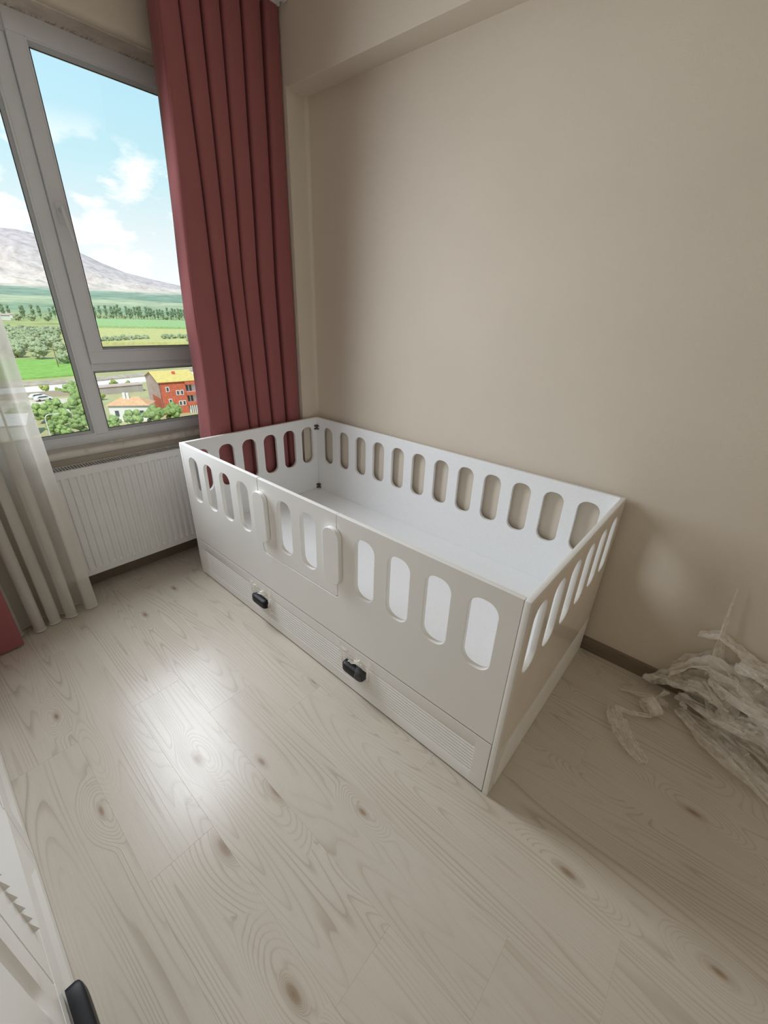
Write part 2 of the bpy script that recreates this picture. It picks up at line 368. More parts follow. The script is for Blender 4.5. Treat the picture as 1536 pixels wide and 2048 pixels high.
# skirting boards
def skirt(name, poly, a0, a1, axis):
    o = MB().prism(poly, a0, a1, axis).build(name, SKIRT, smooth=40); return struct(o)
skirt('baseboard_right', [(0.951, 0.0), (0.937, 0.0), (0.936, 0.055), (0.939, 0.066), (0.951, 0.071)], YB, 0.012, 1)
bo = skirt('baseboard_front', [(YP + 0.001, 0.0), (0.311, 0.0), (0.311, 0.055), (0.314, 0.066), (YP + 0.001, 0.071)], -0.3785, 0.825, 0)
skirt('baseboard_front_left', [(YP + 0.001, 0.0), (0.311, 0.0), (0.311, 0.055), (0.314, 0.066), (YP + 0.001, 0.071)], XL, -0.3795, 0)

# window: outer frame with fixed panes, one opening sash, handle
win = struct(bpy.data.objects.new('window_1', None)); COL.objects.link(win); win.location = (-0.2, 0.36, 0.774); win['_world'] = 1
YF = 0.36
fr = MB()
fr.box(WX0, WX1, YF, 0.43, 0.774, 0.816)            # bottom rail
fr.box(WX0, WX1, YF, 0.43, 2.345, WZ1)              # head
fr.box(WX0, WX0 + 0.06, YF, 0.43, 0.816, 2.345); fr.box(0.70, WX1, YF, 0.43, 0.816, 2.345)
fr.box(-0.260, -0.2065, YF, 0.43, 0.816, 2.345)      # mullion
fr.box(-0.2065, 0.70, YF, 0.43, 1.139, 1.166)        # transom
fr.build('window_frame', PVC, win, bevel=0.003)
def bead(x0, x1, z0, z1, yg, w, yf):
    mb = MB(); # sloped glazing bead round a pane
    out = [(x0, z0), (x1, z0), (x1, z1), (x0, z1)]; inn = [(x0 + w, z0 + w), (x1 - w, z0 + w), (x1 - w, z1 - w), (x0 + w, z1 - w)]
    mid = [(x0 + w * .45, z0 + w * .45), (x1 - w * .45, z0 + w * .45), (x1 - w * .45, z1 - w * .45), (x0 + w * .45, z1 - w * .45)]
    rows = [[(a, yf, b) for a, b in out], [(a, yf - 0.001, b) for a, b in mid], [(a, yf + 0.007, b) for a, b in mid], [(a, yg - 0.004, b) for a, b in inn], [(a, yg + 0.002, b) for a, b in inn]]
    mb.grid(rows, True); return mb
bead(WX0 + 0.06, -0.260, 0.816, 2.345, 0.39, 0.0195, YF + 0.002).build('glazing_bead', PVC, win, fix=False)
bead(-0.212, 0.70, 0.816, 1.139, 0.39, 0.0185, YF + 0.002).build('glazing_bead', PVC, win, fix=False)
def gasket(x0, x1, z0, z1, y, w=0.003):
    return MB().box(x0, x1, y - .002, y, z0, z0 + w).box(x0, x1, y - .002, y, z1 - w, z1).box(x0, x0 + w, y - .002, y, z0, z1).box(x1 - w, x1, y - .002, y, z0, z1)
gasket(WX0 + 0.0795, -0.2795, 0.8355, 2.3255, 0.389).build('gasket', GASKET, win)
gasket(-0.1935, 0.6815, 0.8345, 1.1205, 0.389).build('gasket', GASKET, win)
MB().box(WX0 + 0.07, -0.27, 0.390, 0.394, 0.826, 2.335).build('pane', GLASS, win)
MB().box(-0.203, 0.691, 0.390, 0.394, 0.826, 1.13).build('pane', GLASS, win)
# opening sash, a little proud of the frame
SX0, SX1, SZ0, SZ1, SY, sw = -0.206, 0.735, 1.166, 2.416, 0.343, 0.056
sash = MB().box(SX0, SX1, SY, 0.40, SZ0, SZ0 + sw).box(SX0, SX1, SY, 0.40, SZ1 - sw - 0.012, SZ1).box(SX0, SX0 + sw, SY, 0.40, SZ0 + sw, SZ1 - sw - 0.012).box(SX1 - sw, SX1, SY, 0.40, SZ0 + sw, SZ1 - sw - 0.012).build('window_sash', PVC, win, bevel=0.0015)
def sub(o, parent):
    o.parent = parent; o.matrix_parent_inverse = parent.matrix_parent_inverse.inverted() if False else Matrix.Identity(4); return o
bead(SX0 + sw, SX1 - sw, SZ0 + sw, SZ1 - sw - 0.012, 0.378, 0.0165, SY + 0.003).build('glazing_bead', PVC, sash, fix=False)
gasket(SX0 + sw + .0165, SX1 - sw - .0165, SZ0 + sw + .0165, SZ1 - sw - .0285, 0.376).build('gasket', GASKET, sash)
MB().box(SX0 + sw + 0.008, SX1 - sw - 0.008, 0.377, 0.381, SZ0 + sw + 0.008, SZ1 - sw - 0.02).build('pane', GLASS, sash)
hd = MB().prism(rrect(-0.192, -0.162, 1.745, 1.825, 0.006), SY - 0.010, SY, 1)
hd.tube([(-0.177, SY - 0.008, 1.797), (-0.177, SY - 0.042, 1.797)], 0.0095, 10)
rows = []
for i, (px, py, pz, w, d) in enumerate([(-0.177, SY - 0.046, 1.808, .006, .006), (-0.177, SY - 0.047, 1.800, .0105, .0075), (-0.1755, SY - 0.049, 1.775, .010, .0075), (-0.172, SY - 0.052, 1.735, .0095, .0065), (-0.168, SY - 0.054, 1.69, .0092, .006), (-0.1665, SY - 0.0545, 1.678, .007, .004)]):
    rows.append([(px + w * math.cos(a * math.pi / 5), py + d * math.sin(a * math.pi / 5), pz) for a in range(10)])
o_ = len(hd.v); hd.grid(rows, True); hd.f.append(tuple(o_ + k for k in range(10))); hd.f.append(tuple(o_ + 50 + k for k in range(10)))
hd.build('window_handle', PVC, sash, smooth=40)
# sill
sl = [(0.372, 0.7745), (0.305, 0.7745)] + [(0.305 - 0.02 * math.sin(math.radians(a)), 0.7545 + 0.02 * math.cos(math.radians(a))) for a in range(0, 91, 15)] + [(0.285, 0.742), (0.292, 0.735), (0.372, 0.735)]
MB().prism(sl, WX0 - 0.02, 0.824, 0).build('window_sill', SILL, win, smooth=50)
fl = MB(); random.seed(4)
for i in range(7):
    x = -0.19 + random.uniform(-0.03, 0.03); y = 0.335 + random.uniform(-0.012, 0.012); s = random.uniform(0.003, 0.008); h = random.uniform(0.002, 0.006)
    fl.add([(x - s, y - s * .6, .7745), (x + s * 1.2, y - s * .3, .7745), (x + s * .4, y + s, .7745), (x, y, .7745 + h)], [(0, 1, 3), (1, 2, 3), (2, 0, 3), (0, 2, 1)])
tag(fl.build('plaster_crumbs', plain('plaster_crumb', (.8, .78, .74), .9)), 'white plaster crumbs on the window sill at the mullion foot', 'crumbs', kind='stuff')

# ------------------------------------------------------------------ radiator
rad = thing('radiator', (-0.1, 0.25, 0.105), 'white steel panel radiator with ribbed front and top grille under the window', 'radiator')
RX0, RX1, RY, RZ0, RZ1 = -0.66, 0.46, 0.2115, 0.107, 0.700
fins = []
pitch = 0.0334; xc = -0.506 - 0.0334 * 4
body = MB()
xs = [RX0 + 0.004]; cols = []
x = RX0 + 0.02
prof_x = [(RX0, 0), (RX0 + 0.018, 0)]
k = 0
while True:
    c = -0.640 + pitch * k
    if c > RX1 - 0.03: break
    prof_x += [(c - 0.0105, 0), (c - 0.0065, 1), (c + 0.0065, 1), (c + 0.0105, 0)]; k += 1
prof_x += [(RX1, 0)]
def rad_row(z, s): return [(px, RY - 0.006 * s + 0.008 * (1 - s) * 0 + (0.0075 * q * s), z) for px, q in prof_x]
zs = [(RZ0 + 0.004, 0.0), (RZ0 + 0.008, 0.0)]
rows = [[(px, RY + 0.010, RZ0) for px, q in prof_x], [(px, RY, RZ0 + 0.006) for px, q in prof_x], [(px, RY, RZ0 + 0.040) for px, q in prof_x],
        [(px, RY + 0.0075 * q, RZ0 + 0.052) for px, q in prof_x], [(px, RY + 0.0075 * q, RZ1 - 0.046) for px, q in prof_x], [(px, RY, RZ1 - 0.034) for px, q in prof_x],
        [(px, RY, RZ1 - 0.006) for px, q in prof_x], [(px, RY + 0.006, RZ1) for px, q in prof_x], [(px, RY + 0.012, RZ1) for px, q in prof_x]]
body.grid(rows); body.build('front_panel', ENAMEL, rad, smooth=30)
MB().box(RX0 + .005, RX1 - .005, RY + 0.018, RY + 0.085, RZ0 + .01, RZ1 - 0.06).build('convector', DARKIN, rad)
gr = MB().box(RX0, RX1, RY + 0.010, RY + 0.016, RZ1 - 0.006, RZ1 + 0.001).box(RX0, RX1, RY + 0.086, RY + 0.092, RZ1 - 0.006, RZ1 + 0.001)
x = RX0 + 0.004
while x < RX1 - 0.006:
    gr.box(x, x + 0.0056, RY + 0.016, RY + 0.086, RZ1 - 0.003, RZ1); x += 0.0130
tag(gr.build('top_grille', ENAMEL, rad), kind='stuff')
for xx in (RX0 - 0.002, RX1 - 0.001):
    MB().box(xx, xx + 0.003, RY + 0.006, RY + 0.092, RZ0 + 0.01, RZ1 + 0.001).build('side_panel', ENAMEL, rad)
MB().box(RX0, RX1, RY + 0.088, RY + 0.094, RZ0, RZ1 - 0.004).build('back_panel', ENAMEL, rad)
for xx in (-0.5, 0.3): MB().box(xx, xx + 0.03, RY + 0.094, YP - 0.0005, 0.2, 0.62).build('wall_bracket', ENAMEL, rad)

# ------------------------------------------------------------------ curtains
def lerp_tab(tab, z):
    if z >= tab[0][0]: return tab[0][1]
    for (z0, a), (z1, b) in zip(tab, tab[1:]):
        if z >= z1:
            u = (z0 - z) / (z0 - z1); return [p + (q - p) * u for p, q in zip(a, b)]
    return tab[-1][1]
rail = thing('curtain_rail', (-0.3, 0.05, 2.69), 'white ceiling curtain rail above the window', 'curtain rail')
MB().box(XL + 0.01, 0.827, -0.045, 0.13, 2.715, ZC).build('rail_board', RAILM, rail, bevel=0.004)
for yy in (-0.03, 0.02, 0.09): MB().box(XL + 0.02, 0.82, yy, yy + 0.018, 2.700, 2.716).build('track', RAILM, rail)

def pleated(name, tab, yfront, yback, ztop, zbot, nz, m, parent, wig=0.006, seed=1, sharp=True):
    random.seed(seed); mb = MB(); rows = []
    for i in range(nz + 1):
        z = ztop + (zbot - ztop) * i / nz
        b = lerp_tab(tab, z); row = []
        lo = min(1.0, max(0.0, (1.9 - z) / 1.5))
        for k in range(len(b) - 1):
            x0, x1 = b[k], b[k + 1]; w = x1 - x0
            d = yback - yfront
            ph = noise.noise(Vector((k * 3.7 + seed, z * 0.9, 0))) * wig * (0.5 + lo)
            g_ = 0.955 - 0.02 * (k % 3) - (0.05 if k > 2 else 0) if k < len(b) - 2 else 1.0
            sec = [(0.0, 0.97), (-0.005, 0.8), (0.03, 0.55), (0.0, 0.16), (0.03, 0.04), (0.12, -0.01), (0.3, -0.02 - 0.02 * lo), (0.55, 0.0), (0.76, 0.03), (g_ - .07, 0.09), (g_ - .015, 0.2), (g_, 0.4), (g_ - .01, 0.75), (g_, 0.95)]
            for u, v in sec:
                n2 = noise.noise(Vector((x0 * 9 + u * 2 + seed, z * 2.3, 5.0))) * 0.006
                row.append((x0 + w * u + ph * (1 if 0.02 < u < 0.98 else 0.6), yfront + d * v + n2, z))
        rows.append(row)
    mb.grid(rows); return mb.build(name, m, parent, smooth=75, fix=False)
tabR = [(2.70, [.250, .337, .435, .528, .630, .742, .822]), (1.60, [.205, .340, .425, .505, .602, .715, .822]), (0.80, [.195, .335, .447, .507, .612, .722, .822]), (0.0, [.19, .335, .447, .507, .612, .722, .822])]
cr = thing('curtain', (0.5, 0.05, 0.02), 'dusty rose velvet curtain hanging in pleats behind the white crib', 'curtain')
pleated('fabric', tabR, 0.024, 0.125, 2.699, 0.015, 70, PINK, cr, 0.010, 3)
# folded leading hem of that curtain
hm = MB(); rows = []
for i in range(71):
    z = 2.699 + (0.015 - 2.699) * i / 70; x = lerp_tab(tabR, z)[0]
    lo = min(1, max(0, (1.9 - z) / 1.2)); w = noise.noise(Vector((1.3, z * 2.1, 0))) * 0.014 * lo
    rows.append([(x + 0.010 + w * .3, 0.042, z), (x + 0.002 + w, 0.030, z), (x - 0.004 + w, 0.038, z), (x - 0.008 - 0.012 * lo + w, 0.085 + 0.01 * lo, z), (x - 0.004 - 0.02 * lo + w * 1.2, 0.11, z), (x + 0.006 - 0.012 * lo + w, 0.125, z)])
hm.grid(rows); hm.build('leading_hem', PINK, cr, smooth=75, fix=False)
tabL = [(2.70, [-1.36, -1.26, -1.16, -1.06, -0.96, -0.852]), (0.0, [-1.36, -1.27, -1.17, -1.07, -0.97, -0.850])]
cl_ = thing('curtain', (-1.1, 0.05, 0.02), 'dusty rose velvet curtain drawn aside, its hem on the floor beside the sheer', 'curtain')
pleated('fabric', tabL, -0.005, 0.045, 2.699, 0.012, 60, PINK, cl_, 0.008, 9)
# sheer: soft deep folds opening towards a scalloped hem
sh = thing('sheer_curtain', (-0.8, 0.1, 0.02), 'sheer white voile curtain hanging in soft folds in front of the window', 'curtain')
rows = []; hemr = []
NS = 150
def sheer_pt(u, z):
    lo = min(1.0, max(0.0, (2.6 - z) / 2.2))
    x = -1.13 + 0.592 * u
    ph = u * 6.4 + 0.35 * math.sin(u * 9.0)
    amp = 0.022 + 0.040 * lo ** 1.5
    y = 0.103 + amp * math.cos(ph * 2 * math.pi + 0.3 * math.sin(z * 1.7)) * (0.7 + 0.3 * math.sin(u * 23)) + 0.012 * noise.noise(Vector((u * 9, z * 1.5, 2)))
    x += 0.014 * lo * math.sin(ph * 4 * math.pi) + 0.012 * noise.noise(Vector((u * 5, z * 1.2, 7))) * (1 if u < .97 else .4)
    return (x, y, z)
for i in range(81):
    z = 2.699 + (0.030 - 2.699) * i / 80
    rows.append([sheer_pt(j / NS, z) for j in range(NS + 1)])
mbs = MB(); mbs.grid(rows); mbs.build('fabric', SHEER, sh, smooth=80, fix=False)
hb = MB()
for z0, z1 in ((0.030, 0.010),):
    hb.grid([[sheer_pt(j / NS, z0) for j in range(NS + 1)], [sheer_pt(j / NS, z1) for j in range(NS + 1)]])
hb.build('hem', SHEER, sh, smooth=80, fix=False)
MB().tube([sheer_pt(j / NS, 0.011) for j in range(NS + 1)], 0.0028, 6).build('hem_cord', HEM, sh, smooth=60)

# ------------------------------------------------------------------ crib
L, W, H, T = 1.9135, 0.9314, 0.80, 0.018
crib = thing('crib', (W / 2, -L / 2, 0.0), 'white lacquered floor crib with oval cut-out slots, front gate and drawer', 'crib')
def slot(c, z0=0.500, z1=0.745, w=0.092, r=0.040): return rrect(c - w / 2, c + w / 2, z0, z1, r, 8)
endc = [0.102 + 0.1456 * i for i in range(6)]
longc = [0.1265 + 0.1514 * i for i in range(12)]
panel('end_panel', rrect(0, W, 0.0, H, 0.004, 3), [slot(c) for c in endc], T, 0.0015, M_end(-T / 2), LACQ, crib)
ne = panel('end_panel', rrect(0, W, 0.0, H, 0.004, 3), [slot(c) for c in endc], T, 0.0015, M_end(-L + T / 2), LACQ, crib)
panel('back_panel', rrect(T + .0005, L - T - .0005, 0.02, H, 0.003, 3), [slot(c) for c in longc], T, 0.0015, M_front(W - T / 2), MELA, crib)
# inner faces of the end boards are the same pale melamine as the back board
panel('end_lining', rrect(0.0205, W - 0.0205, 0.2925, H - 0.0025, 0.002, 3), [slot(c, .499, .746, .094, .041) for c in endc], 0.0012, 0.0002, M_end(-T - 0.0008), MELA, crib)
G0, G1, GZ, g = 0.710, 1.200, 0.440, 0.0020
out = [(T + .001, 0.2425)] + [(L - T - .001, 0.2425), (L - T - .001, H)] + [(G1 + g, H)] + [(G1 + g, GZ + 0.012)] + arc(G1 + g - 0.014, GZ + 0.014 - g, 0.014, 0, -90, 5) + arc(G0 - g + 0.024, GZ + 0.024 - g, 0.024, -90, -180, 6) + [(G0 - g, H), (T + .001, H)]
panel('front_panel', out, [slot(longc[i]) for i in (0, 1, 2, 3, 8, 9, 10, 11)], T, 0.0015, M_front(T / 2), LACQ, crib)
gout = [(G1 - g, H - .001)] + [(G0 + g, H - .001)] + arc(G0 + g + 0.024, GZ + 0.024 + g, 0.024, 180, 270, 6) + arc(G1 - g - 0.014, GZ + 0.014 + g, 0.014, -90, 0, 5)
gate = panel('gate', gout, [slot(longc[5]), slot(longc[6])], T, 0.0015, M_front(T / 2 + 0.0008), LACQ, crib)
for i in (4, 7):
    panel('gate_latch', rrect(longc[i] - 0.043, longc[i] + 0.043, 0.508, 0.747, 0.038, 8), [], 0.019, 0.002, M_front(-0.0103), LACQ, gate)
    MB().tube([(-0.001, -longc[i], 0.70), (0.0005, -longc[i], 0.70)], 0.004, 8).build('latch_pin', STEEL, gate)
# platform and its seam battens
MB().box(T + .0005, W - T - .0005, -T - .0005, -L + T + .0005, 0.2732, 0.2912).build('platform', MELA, crib, bevel=0.0008)
# drawer front with a fluted field
dz0, dz1, y0, y1 = 0.006, 0.2385, -0.0205, -L + T + 0.002
def flute_depth(z):
    a, b, n = 0.058, 0.187, 9
    if z <= a or z >= b: return 0.0
    t = (z - a) / (b - a) * n; return 0.0042 * abs(math.sin(math.pi * t))
zl = [dz0, dz0 + 0.002, 0.058] + [0.058 + 0.129 * i / 72 for i in range(1, 72)] + [0.187, dz1 - 0.002, dz1]
df = MB(); rows = []
for yy, kf, in ((y0, 0), (y0 - 0.002, 0), (-0.088, 0), (-0.100, 1), (-0.6, 1), (-1.2, 1), (-1.8385, 1), (-1.8425, 0), (y1 + 0.002, 0), (y1, 0)):
    edge = 0.0015 if yy in (y0, y1) else 0
    rows.append([(flute_depth(z) * kf + (0.0015 if z in (dz0, dz1) else 0) + edge, yy, z) for z in zl])
df.grid(rows)
df.box(0.0048, T, y1, y0, dz0, dz1)
drawer = df.build('drawer_front', LACQ, crib, smooth=28, fix=False)
MB().box(0.02, 0.85, y1 + 0.02, y0 - 0.02, 0.03, 0.2).build('drawer_box', MELA, crib)
def cup_handle(name, parent, M, half=0.056):
    # black shell pull: rounded block, undercut below; local x along, y out, z up
    mb = MB(); rows = []
    n = 20
    for i in range(n + 1):
        u = math.sin(math.pi / 2 * (-1 + 2 * i / n))
        e = (1 - abs(u) ** 7) ** 0.5 if abs(u) < 1 else 0.0
        hw = 0.015 + 0.008 * e; dp = 0.020 + 0.011 * e
        xx = half * u
        rows.append([(xx, 0.0, hw), (xx, dp * 0.75, hw), (xx, dp * 0.95, hw * 0.82), (xx, dp, hw * 0.4), (xx, dp, -hw * 0.4), (xx, dp * 0.95, -hw * 0.82), (xx, dp * 0.75, -hw), (xx, 0.0, -hw)])
    mb.grid(rows, True); mb.f.append(tuple(range(8))); mb.f.append(tuple(n * 8 + k for k in range(8)))
    me = mb.mesh(name, 40); me.transform(M); return link(name, me, BLACK, parent)
def M_pull(y, z, x, sgn):   # out direction = sgn * X
    return Matrix(((0, sgn, 0, x), (-1, 0, 0, y), (0, 0, 1, z), (0, 0, 0, 1)))
wraps = [(-0.646, 0.136, 21), (-1.300, 0.136, 22)]
for yc, zc, sd in wraps:
    hnd = cup_handle('drawer_handle', drawer, M_pull(yc, zc, 0.002, -1))
    hnd['label'] = 'small black shell pull still in clear wrapping'
    random.seed(sd); wr = MB(); rows = []
    for i in range(35):
        zz = 0.075 + (0.236 - 0.075) * i / 34; row = []
        for j in range(45):
            yy = yc + 0.10 - 0.20 * j / 44 + 0.008 * noise.noise(Vector((zz * 30, sd, 0)))
            cover = math.exp(-(((yy - yc + 0.055) / 0.040) ** 6) - (((zz - zc) / 0.034) ** 6)) * (1 if sd == 22 else 0)
            cr_ = abs(noise.noise(Vector((yy * 38 + sd, zz * 52, 1)))) * 0.011 + abs(noise.noise(Vector((yy * 95, zz * 85 + sd, 3)))) * 0.004
            row.append((-0.0015 - 0.033 * cover - cr_ * (0.35 + 0.65 * math.exp(-(((yy - yc) / 0.075) ** 4) - (((zz - zc - 0.02) / 0.055) ** 4))), yy, zz))
        rows.append(row)
    wr.grid(rows); wp = wr.build('plastic_wrap', CLEAR, drawer, smooth=25, fix=False)
    cs = MB()
    for (ya, za, yb, zb, wd) in ((0.085, 0.232, 0.062, 0.100, .0022), (-0.075, 0.228, -0.064, 0.085, .0026), (0.062, 0.150, -0.04, 0.190, .002), (-0.01, 0.200, -0.064, 0.168, .0035), (0.01, 0.178, -0.03, 0.205, .0025), (-0.064, 0.12, -0.09, 0.09, .002), (0.03, 0.196, 0.085, 0.225, .0016)):
        st = []
        for i in range(9):
            u = i / 8; yy = yc + ya + (yb - ya) * u + random.uniform(-.003, .003); zz = za + (zb - za) * u + random.uniform(-.003, .003)
            h_ = 0.004 + 0.010 * math.sin(math.pi * u) * random.uniform(.5, 1)
            st.append([(-0.002, yy + wd, zz + wd * .4), (-0.002 - h_, yy, zz), (-0.002, yy - wd, zz - wd * .4)])
        cs.grid(st)
    cs.build('wrap_crease', FILM, drawer, smooth=30, fix=False)
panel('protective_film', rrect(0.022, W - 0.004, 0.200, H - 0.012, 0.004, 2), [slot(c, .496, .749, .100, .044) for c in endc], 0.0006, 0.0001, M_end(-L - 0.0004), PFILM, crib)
# matte strip along the foot of the near end board
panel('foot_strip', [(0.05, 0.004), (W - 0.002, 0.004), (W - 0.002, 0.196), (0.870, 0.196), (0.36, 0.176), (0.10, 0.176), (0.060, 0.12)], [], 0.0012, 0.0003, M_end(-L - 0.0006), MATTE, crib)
# corner connectors inside the far corner
for zc in (0.735, 0.312):
    b = MB()
    for s in (-1, 1):
        b.prism([(p[0], p[1]) for p in rrect(W - T - 0.024, W - T - 0.003, zc + s * 0.010 - 0.006, zc + s * 0.010 + 0.006, 0.004, 3)], -T - 0.005, -T - 0.0015, 1)
        b.prism([(p[0], p[1]) for p in rrect(-T - 0.024, -T - 0.003, zc + s * 0.010 - 0.006, zc + s * 0.010 + 0.006, 0.004, 3)], W - T - 0.0035, W - T - 0.0005, 0)
    b.box(W - T - 0.012, W - T - .0005, -T - 0.012, -T - .0015, zc - 0.012, zc + 0.012)
    b.build('corner_connector', STEEL, crib)

# ------------------------------------------------------------------ dresser
DX, DY0, DY1 = -1.03, -0.42, -2.10
dr = thing('dresser', (-1.25, -1.26, 0.0), 'white lacquered dresser with fluted doors and routed drawer fronts along the wall', 'dresser')
MB().box(XL + 0.01, DX - 0.0215, DY1, DY0, 0.0, 0.86).build('carcass', LACQ, dr, bevel=0.002)
MB().box(XL + 0.01, DX + 0.004, DY1 - 0.01, DY0 + 0.01, 0.86, 0.885).build('top_board', LACQ, dr, bevel=0.003)
def routed(y0, y1, z0, z1, a0, a1, b0, b1, name):
    # board with a bevelled recess; y0>y1; recess a (along y) b (z)
    d, w = 0.007, 0.042
    mb = MB(); X = DX
    o4 = [(y0, z0), (y1, z0), (y1, z1), (y0, z1)]
    rc = lambda k: [(a0 - k, b0 + k), (a1 + k, b0 + k), (a1 + k, b1 - k), (a0 - k, b1 - k)]
    rows = [[(X - 0.0205, *p) for p in o4], [(X - 0.002, *p) for p in o4], [(X, p[0] + (-.002 if p[0] == y0 else .002), p[1] + (.002 if p[1] == z0 else -.002)) for p in o4],
            [(X, *p) for p in rc(0)], [(X - d, *p) for p in rc(w)]]
    mb.grid(rows, True); o = len(mb.v); mb.v += [(X - d, *p) for p in rc(w)]; mb.f.append((o, o + 1, o + 2, o + 3))
    return mb.build(name, LACQ, dr, fix=False)
routed(DY0 - .001, -1.034, 0.002, 0.2475, DY0 - 0.07, -0.965, 0.046, 0.205, 'drawer_front')
dB = routed(-1.037, -1.70, 0.002, 0.2475, -1.098, -1.63, 0.046, 0.205, 'drawer_front')
routed(-1.703, DY1, 0.002, 0.2475, -1.76, DY1 + 0.06, 0.046, 0.205, 'drawer_front')
cup_handle('drawer_handle', dB, M_pull(-1.565, 0.132, DX - 0.002, 1), 0.092)
def fluted_door(y0, y1, z0, z1, f0, f1, fb, ft, name):
    mb = MB(); X = DX; p = 0.0415; zz = [z0, z0 + 0.002, fb]; dd = [0.002, 0, 0]
    n = int((ft - fb) / p)
    for i in range(n):
        zz += [fb + i * p + 0.0005, fb + (i + 1) * p - 0.0005]; dd += [-0.0085, 0.0]
    zz += [z1 - 0.002, z1]; dd += [0, 0.002]
    rows = []
    for yy, kf in ((y0, 0), (y0 - 0.002, 0), (f0, 0), (f0 - 0.0005, 1), (f1 + 0.0005, 1), (f1, 0), (y1 + 0.002, 0), (y1, 0)):
        e = 0.002 if yy in (y0, y1) else 0
        rows.append([(X - (d if (k < 2 or k > len(zz) - 3) else d * kf) - e, yy, z) for k, (z, d) in enumerate(zip(zz, dd))])
    mb.grid(rows); mb.box(X - 0.0205, X - 0.0115, y1, y0, z0, z1)
    return mb.build(name, LACQ, dr, fix=False)
fluted_door(DY0 - .001, -1.034, 0.2515, 0.857, DY0 - 0.06, -0.975, 0.300, 0.80, 'door')
fluted_door(-1.037, -1.506, 0.2515, 0.857, -1.095, -1.420, 0.300, 0.80, 'door')
# door with a coved upright groove
def coved_door(y0, y1, yc, zb, name):
    mb = MB(); X = DX; ys = [y0, y0 - .002] + [yc + 0.026 * math.cos(math.pi * i / 12) for i in range(13)] + [y1 + .002, y1]; rows = []
    for z, s in ((0.2515, 0), (0.2535, 0), (zb - 0.01, 0), (zb + 0.01, .45), (zb + 0.03, .85), (zb + 0.05, 1), (0.78, 1), (0.82, 0), (0.855, 0), (0.857, 0)):
        rows.append([(X - (0.010 * s * max(0.0, 1 - ((yy - yc) / 0.026) ** 2) if abs(yy - yc) < 0.026 else 0.0) - (0.002 if yy in (y0, y1) or z in (0.2515, 0.857) else 0), yy, z) for yy in ys])
    mb.grid(rows); mb.box(X - 0.0205, X - 0.0115, y1, y0, 0.2515, 0.857)
    return mb.build(name, LACQ, dr, smooth=25, fix=False)
coved_door(-1.5085, DY1, -1.59, 0.37, 'door')

# ------------------------------------------------------------------ crumpled film on the floor
def crumpled(mb, path, width, seed, nu=70, nv=26, fold=0.35, lift=0.03, hscale=1.0, floorz=0.002):
    # a sheet gathered along a path: many lengthwise folds, random creases, resting on the floor
    pts = [Vector(p) for p in path]
    seg = [0.0]
    for a, b in zip(pts, pts[1:]): seg.append(seg[-1] + (b - a).length)
    rows = []
    for i in range(nu + 1):
        s = seg[-1] * i / nu; k = max(j for j in range(len(seg) - 1) if seg[j] <= s + 1e-9)
        u = (s - seg[k]) / (seg[k + 1] - seg[k]); p = pts[k].lerp(pts[k + 1], u)
        wv = width[k] + (width[k + 1] - width[k]) * u
        d = (pts[k + 1] - pts[k]); d.z = 0; d.normalize(); n = Vector((-d.y, d.x, 0)); row = []
        for j in range(nv + 1):
            v = -1 + 2 * j / nv
            q = Vector((i * 0.11 + seed * 7.1, v * 2.2, seed))
            f1 = noise.noise(Vector((v * 2.2 + seed, i * 0.030, seed * 3.3)))
            f2 = noise.noise(Vector((v * 6.0 + seed * 2, i * 0.035, 1.7)))
            f4 = noise.noise(Vector((v * 14.0 + seed * 5, i * 0.06, 4.1)))
            f3 = noise.noise(q * 1.3)
            off = n * (wv * (v + fold * 0.45 * f2 + 0.12 * f4)) + d * (0.03 * f3 * wv / 0.08)
            hz = p.z + lift * (abs(f1) * 1.3 + (0.6 - 1.2 * abs(f2)) * 0.8 + (0.5 - abs(f4)) * 0.45) * hscale + 0.006 * abs(f3)
            row.append(p + off + Vector((0, 0, max(hz, floorz))))
        rows.append(row)
    mb.grid(rows)
def cap_x(mb, lim):
    mb.v = [(min(x, lim - 0.0005 * (i % 7)), y, max(z, 0.002)) for i, (x, y, z) in enumerate(mb.v)]
pf = MB()
crumpled(pf, [(0.83, -2.34, 0.0), (0.75, -2.43, 0.01), (0.69, -2.52, 0.01), (0.64, -2.64, 0.0), (0.60, -2.80, 0)], [0.02, 0.055, 0.06, 0.05, 0.04], 1, 90, 26, 0.5, 0.030)
crumpled(pf, [(0.88, -2.33, 0.02), (0.84, -2.45, 0.03), (0.80, -2.58, 0.02), (0.76, -2.75, 0.01)], [0.05, 0.07, 0.07, 0.05], 2, 80, 26, 0.5, 0.045)
crumpled(pf, [(0.90, -2.19, 0.005), (0.89, -2.26, 0.03), (0.88, -2.36, 0.06), (0.86, -2.50, 0.05)], [0.018, 0.04, 0.07, 0.08], 3, 80, 28, 0.6, 0.050)
crumpled(pf, [(0.90, -2.26, 0.05), (0.90, -2.36, 0.11), (0.90, -2.47, 0.10), (0.89, -2.60, 0.06), (0.88, -2.75, 0.04)], [0.03, 0.06, 0.07, 0.08, 0.07], 4, 90, 30, 0.7, 0.055)
crumpled(pf, [(0.89, -2.40, 0.08), (0.84, -2.52, 0.08), (0.82, -2.66, 0.07), (0.82, -2.82, 0.04)], [0.05, 0.10, 0.12, 0.10], 5, 90, 34, 0.6, 0.06)
crumpled(pf, [(0.91, -2.44, 0.12), (0.89, -2.54, 0.14), (0.87, -2.66, 0.12), (0.85, -2.82, 0.08)], [0.03, 0.08, 0.11, 0.10], 8, 90, 34, 0.6, 0.05)
crumpled(pf, [(0.80, -2.44, 0.03), (0.77, -2.56, 0.06), (0.74, -2.68, 0.05), (0.72, -2.82, 0.03)], [0.04, 0.07, 0.08, 0.07], 9, 90, 30, 0.6, 0.04)
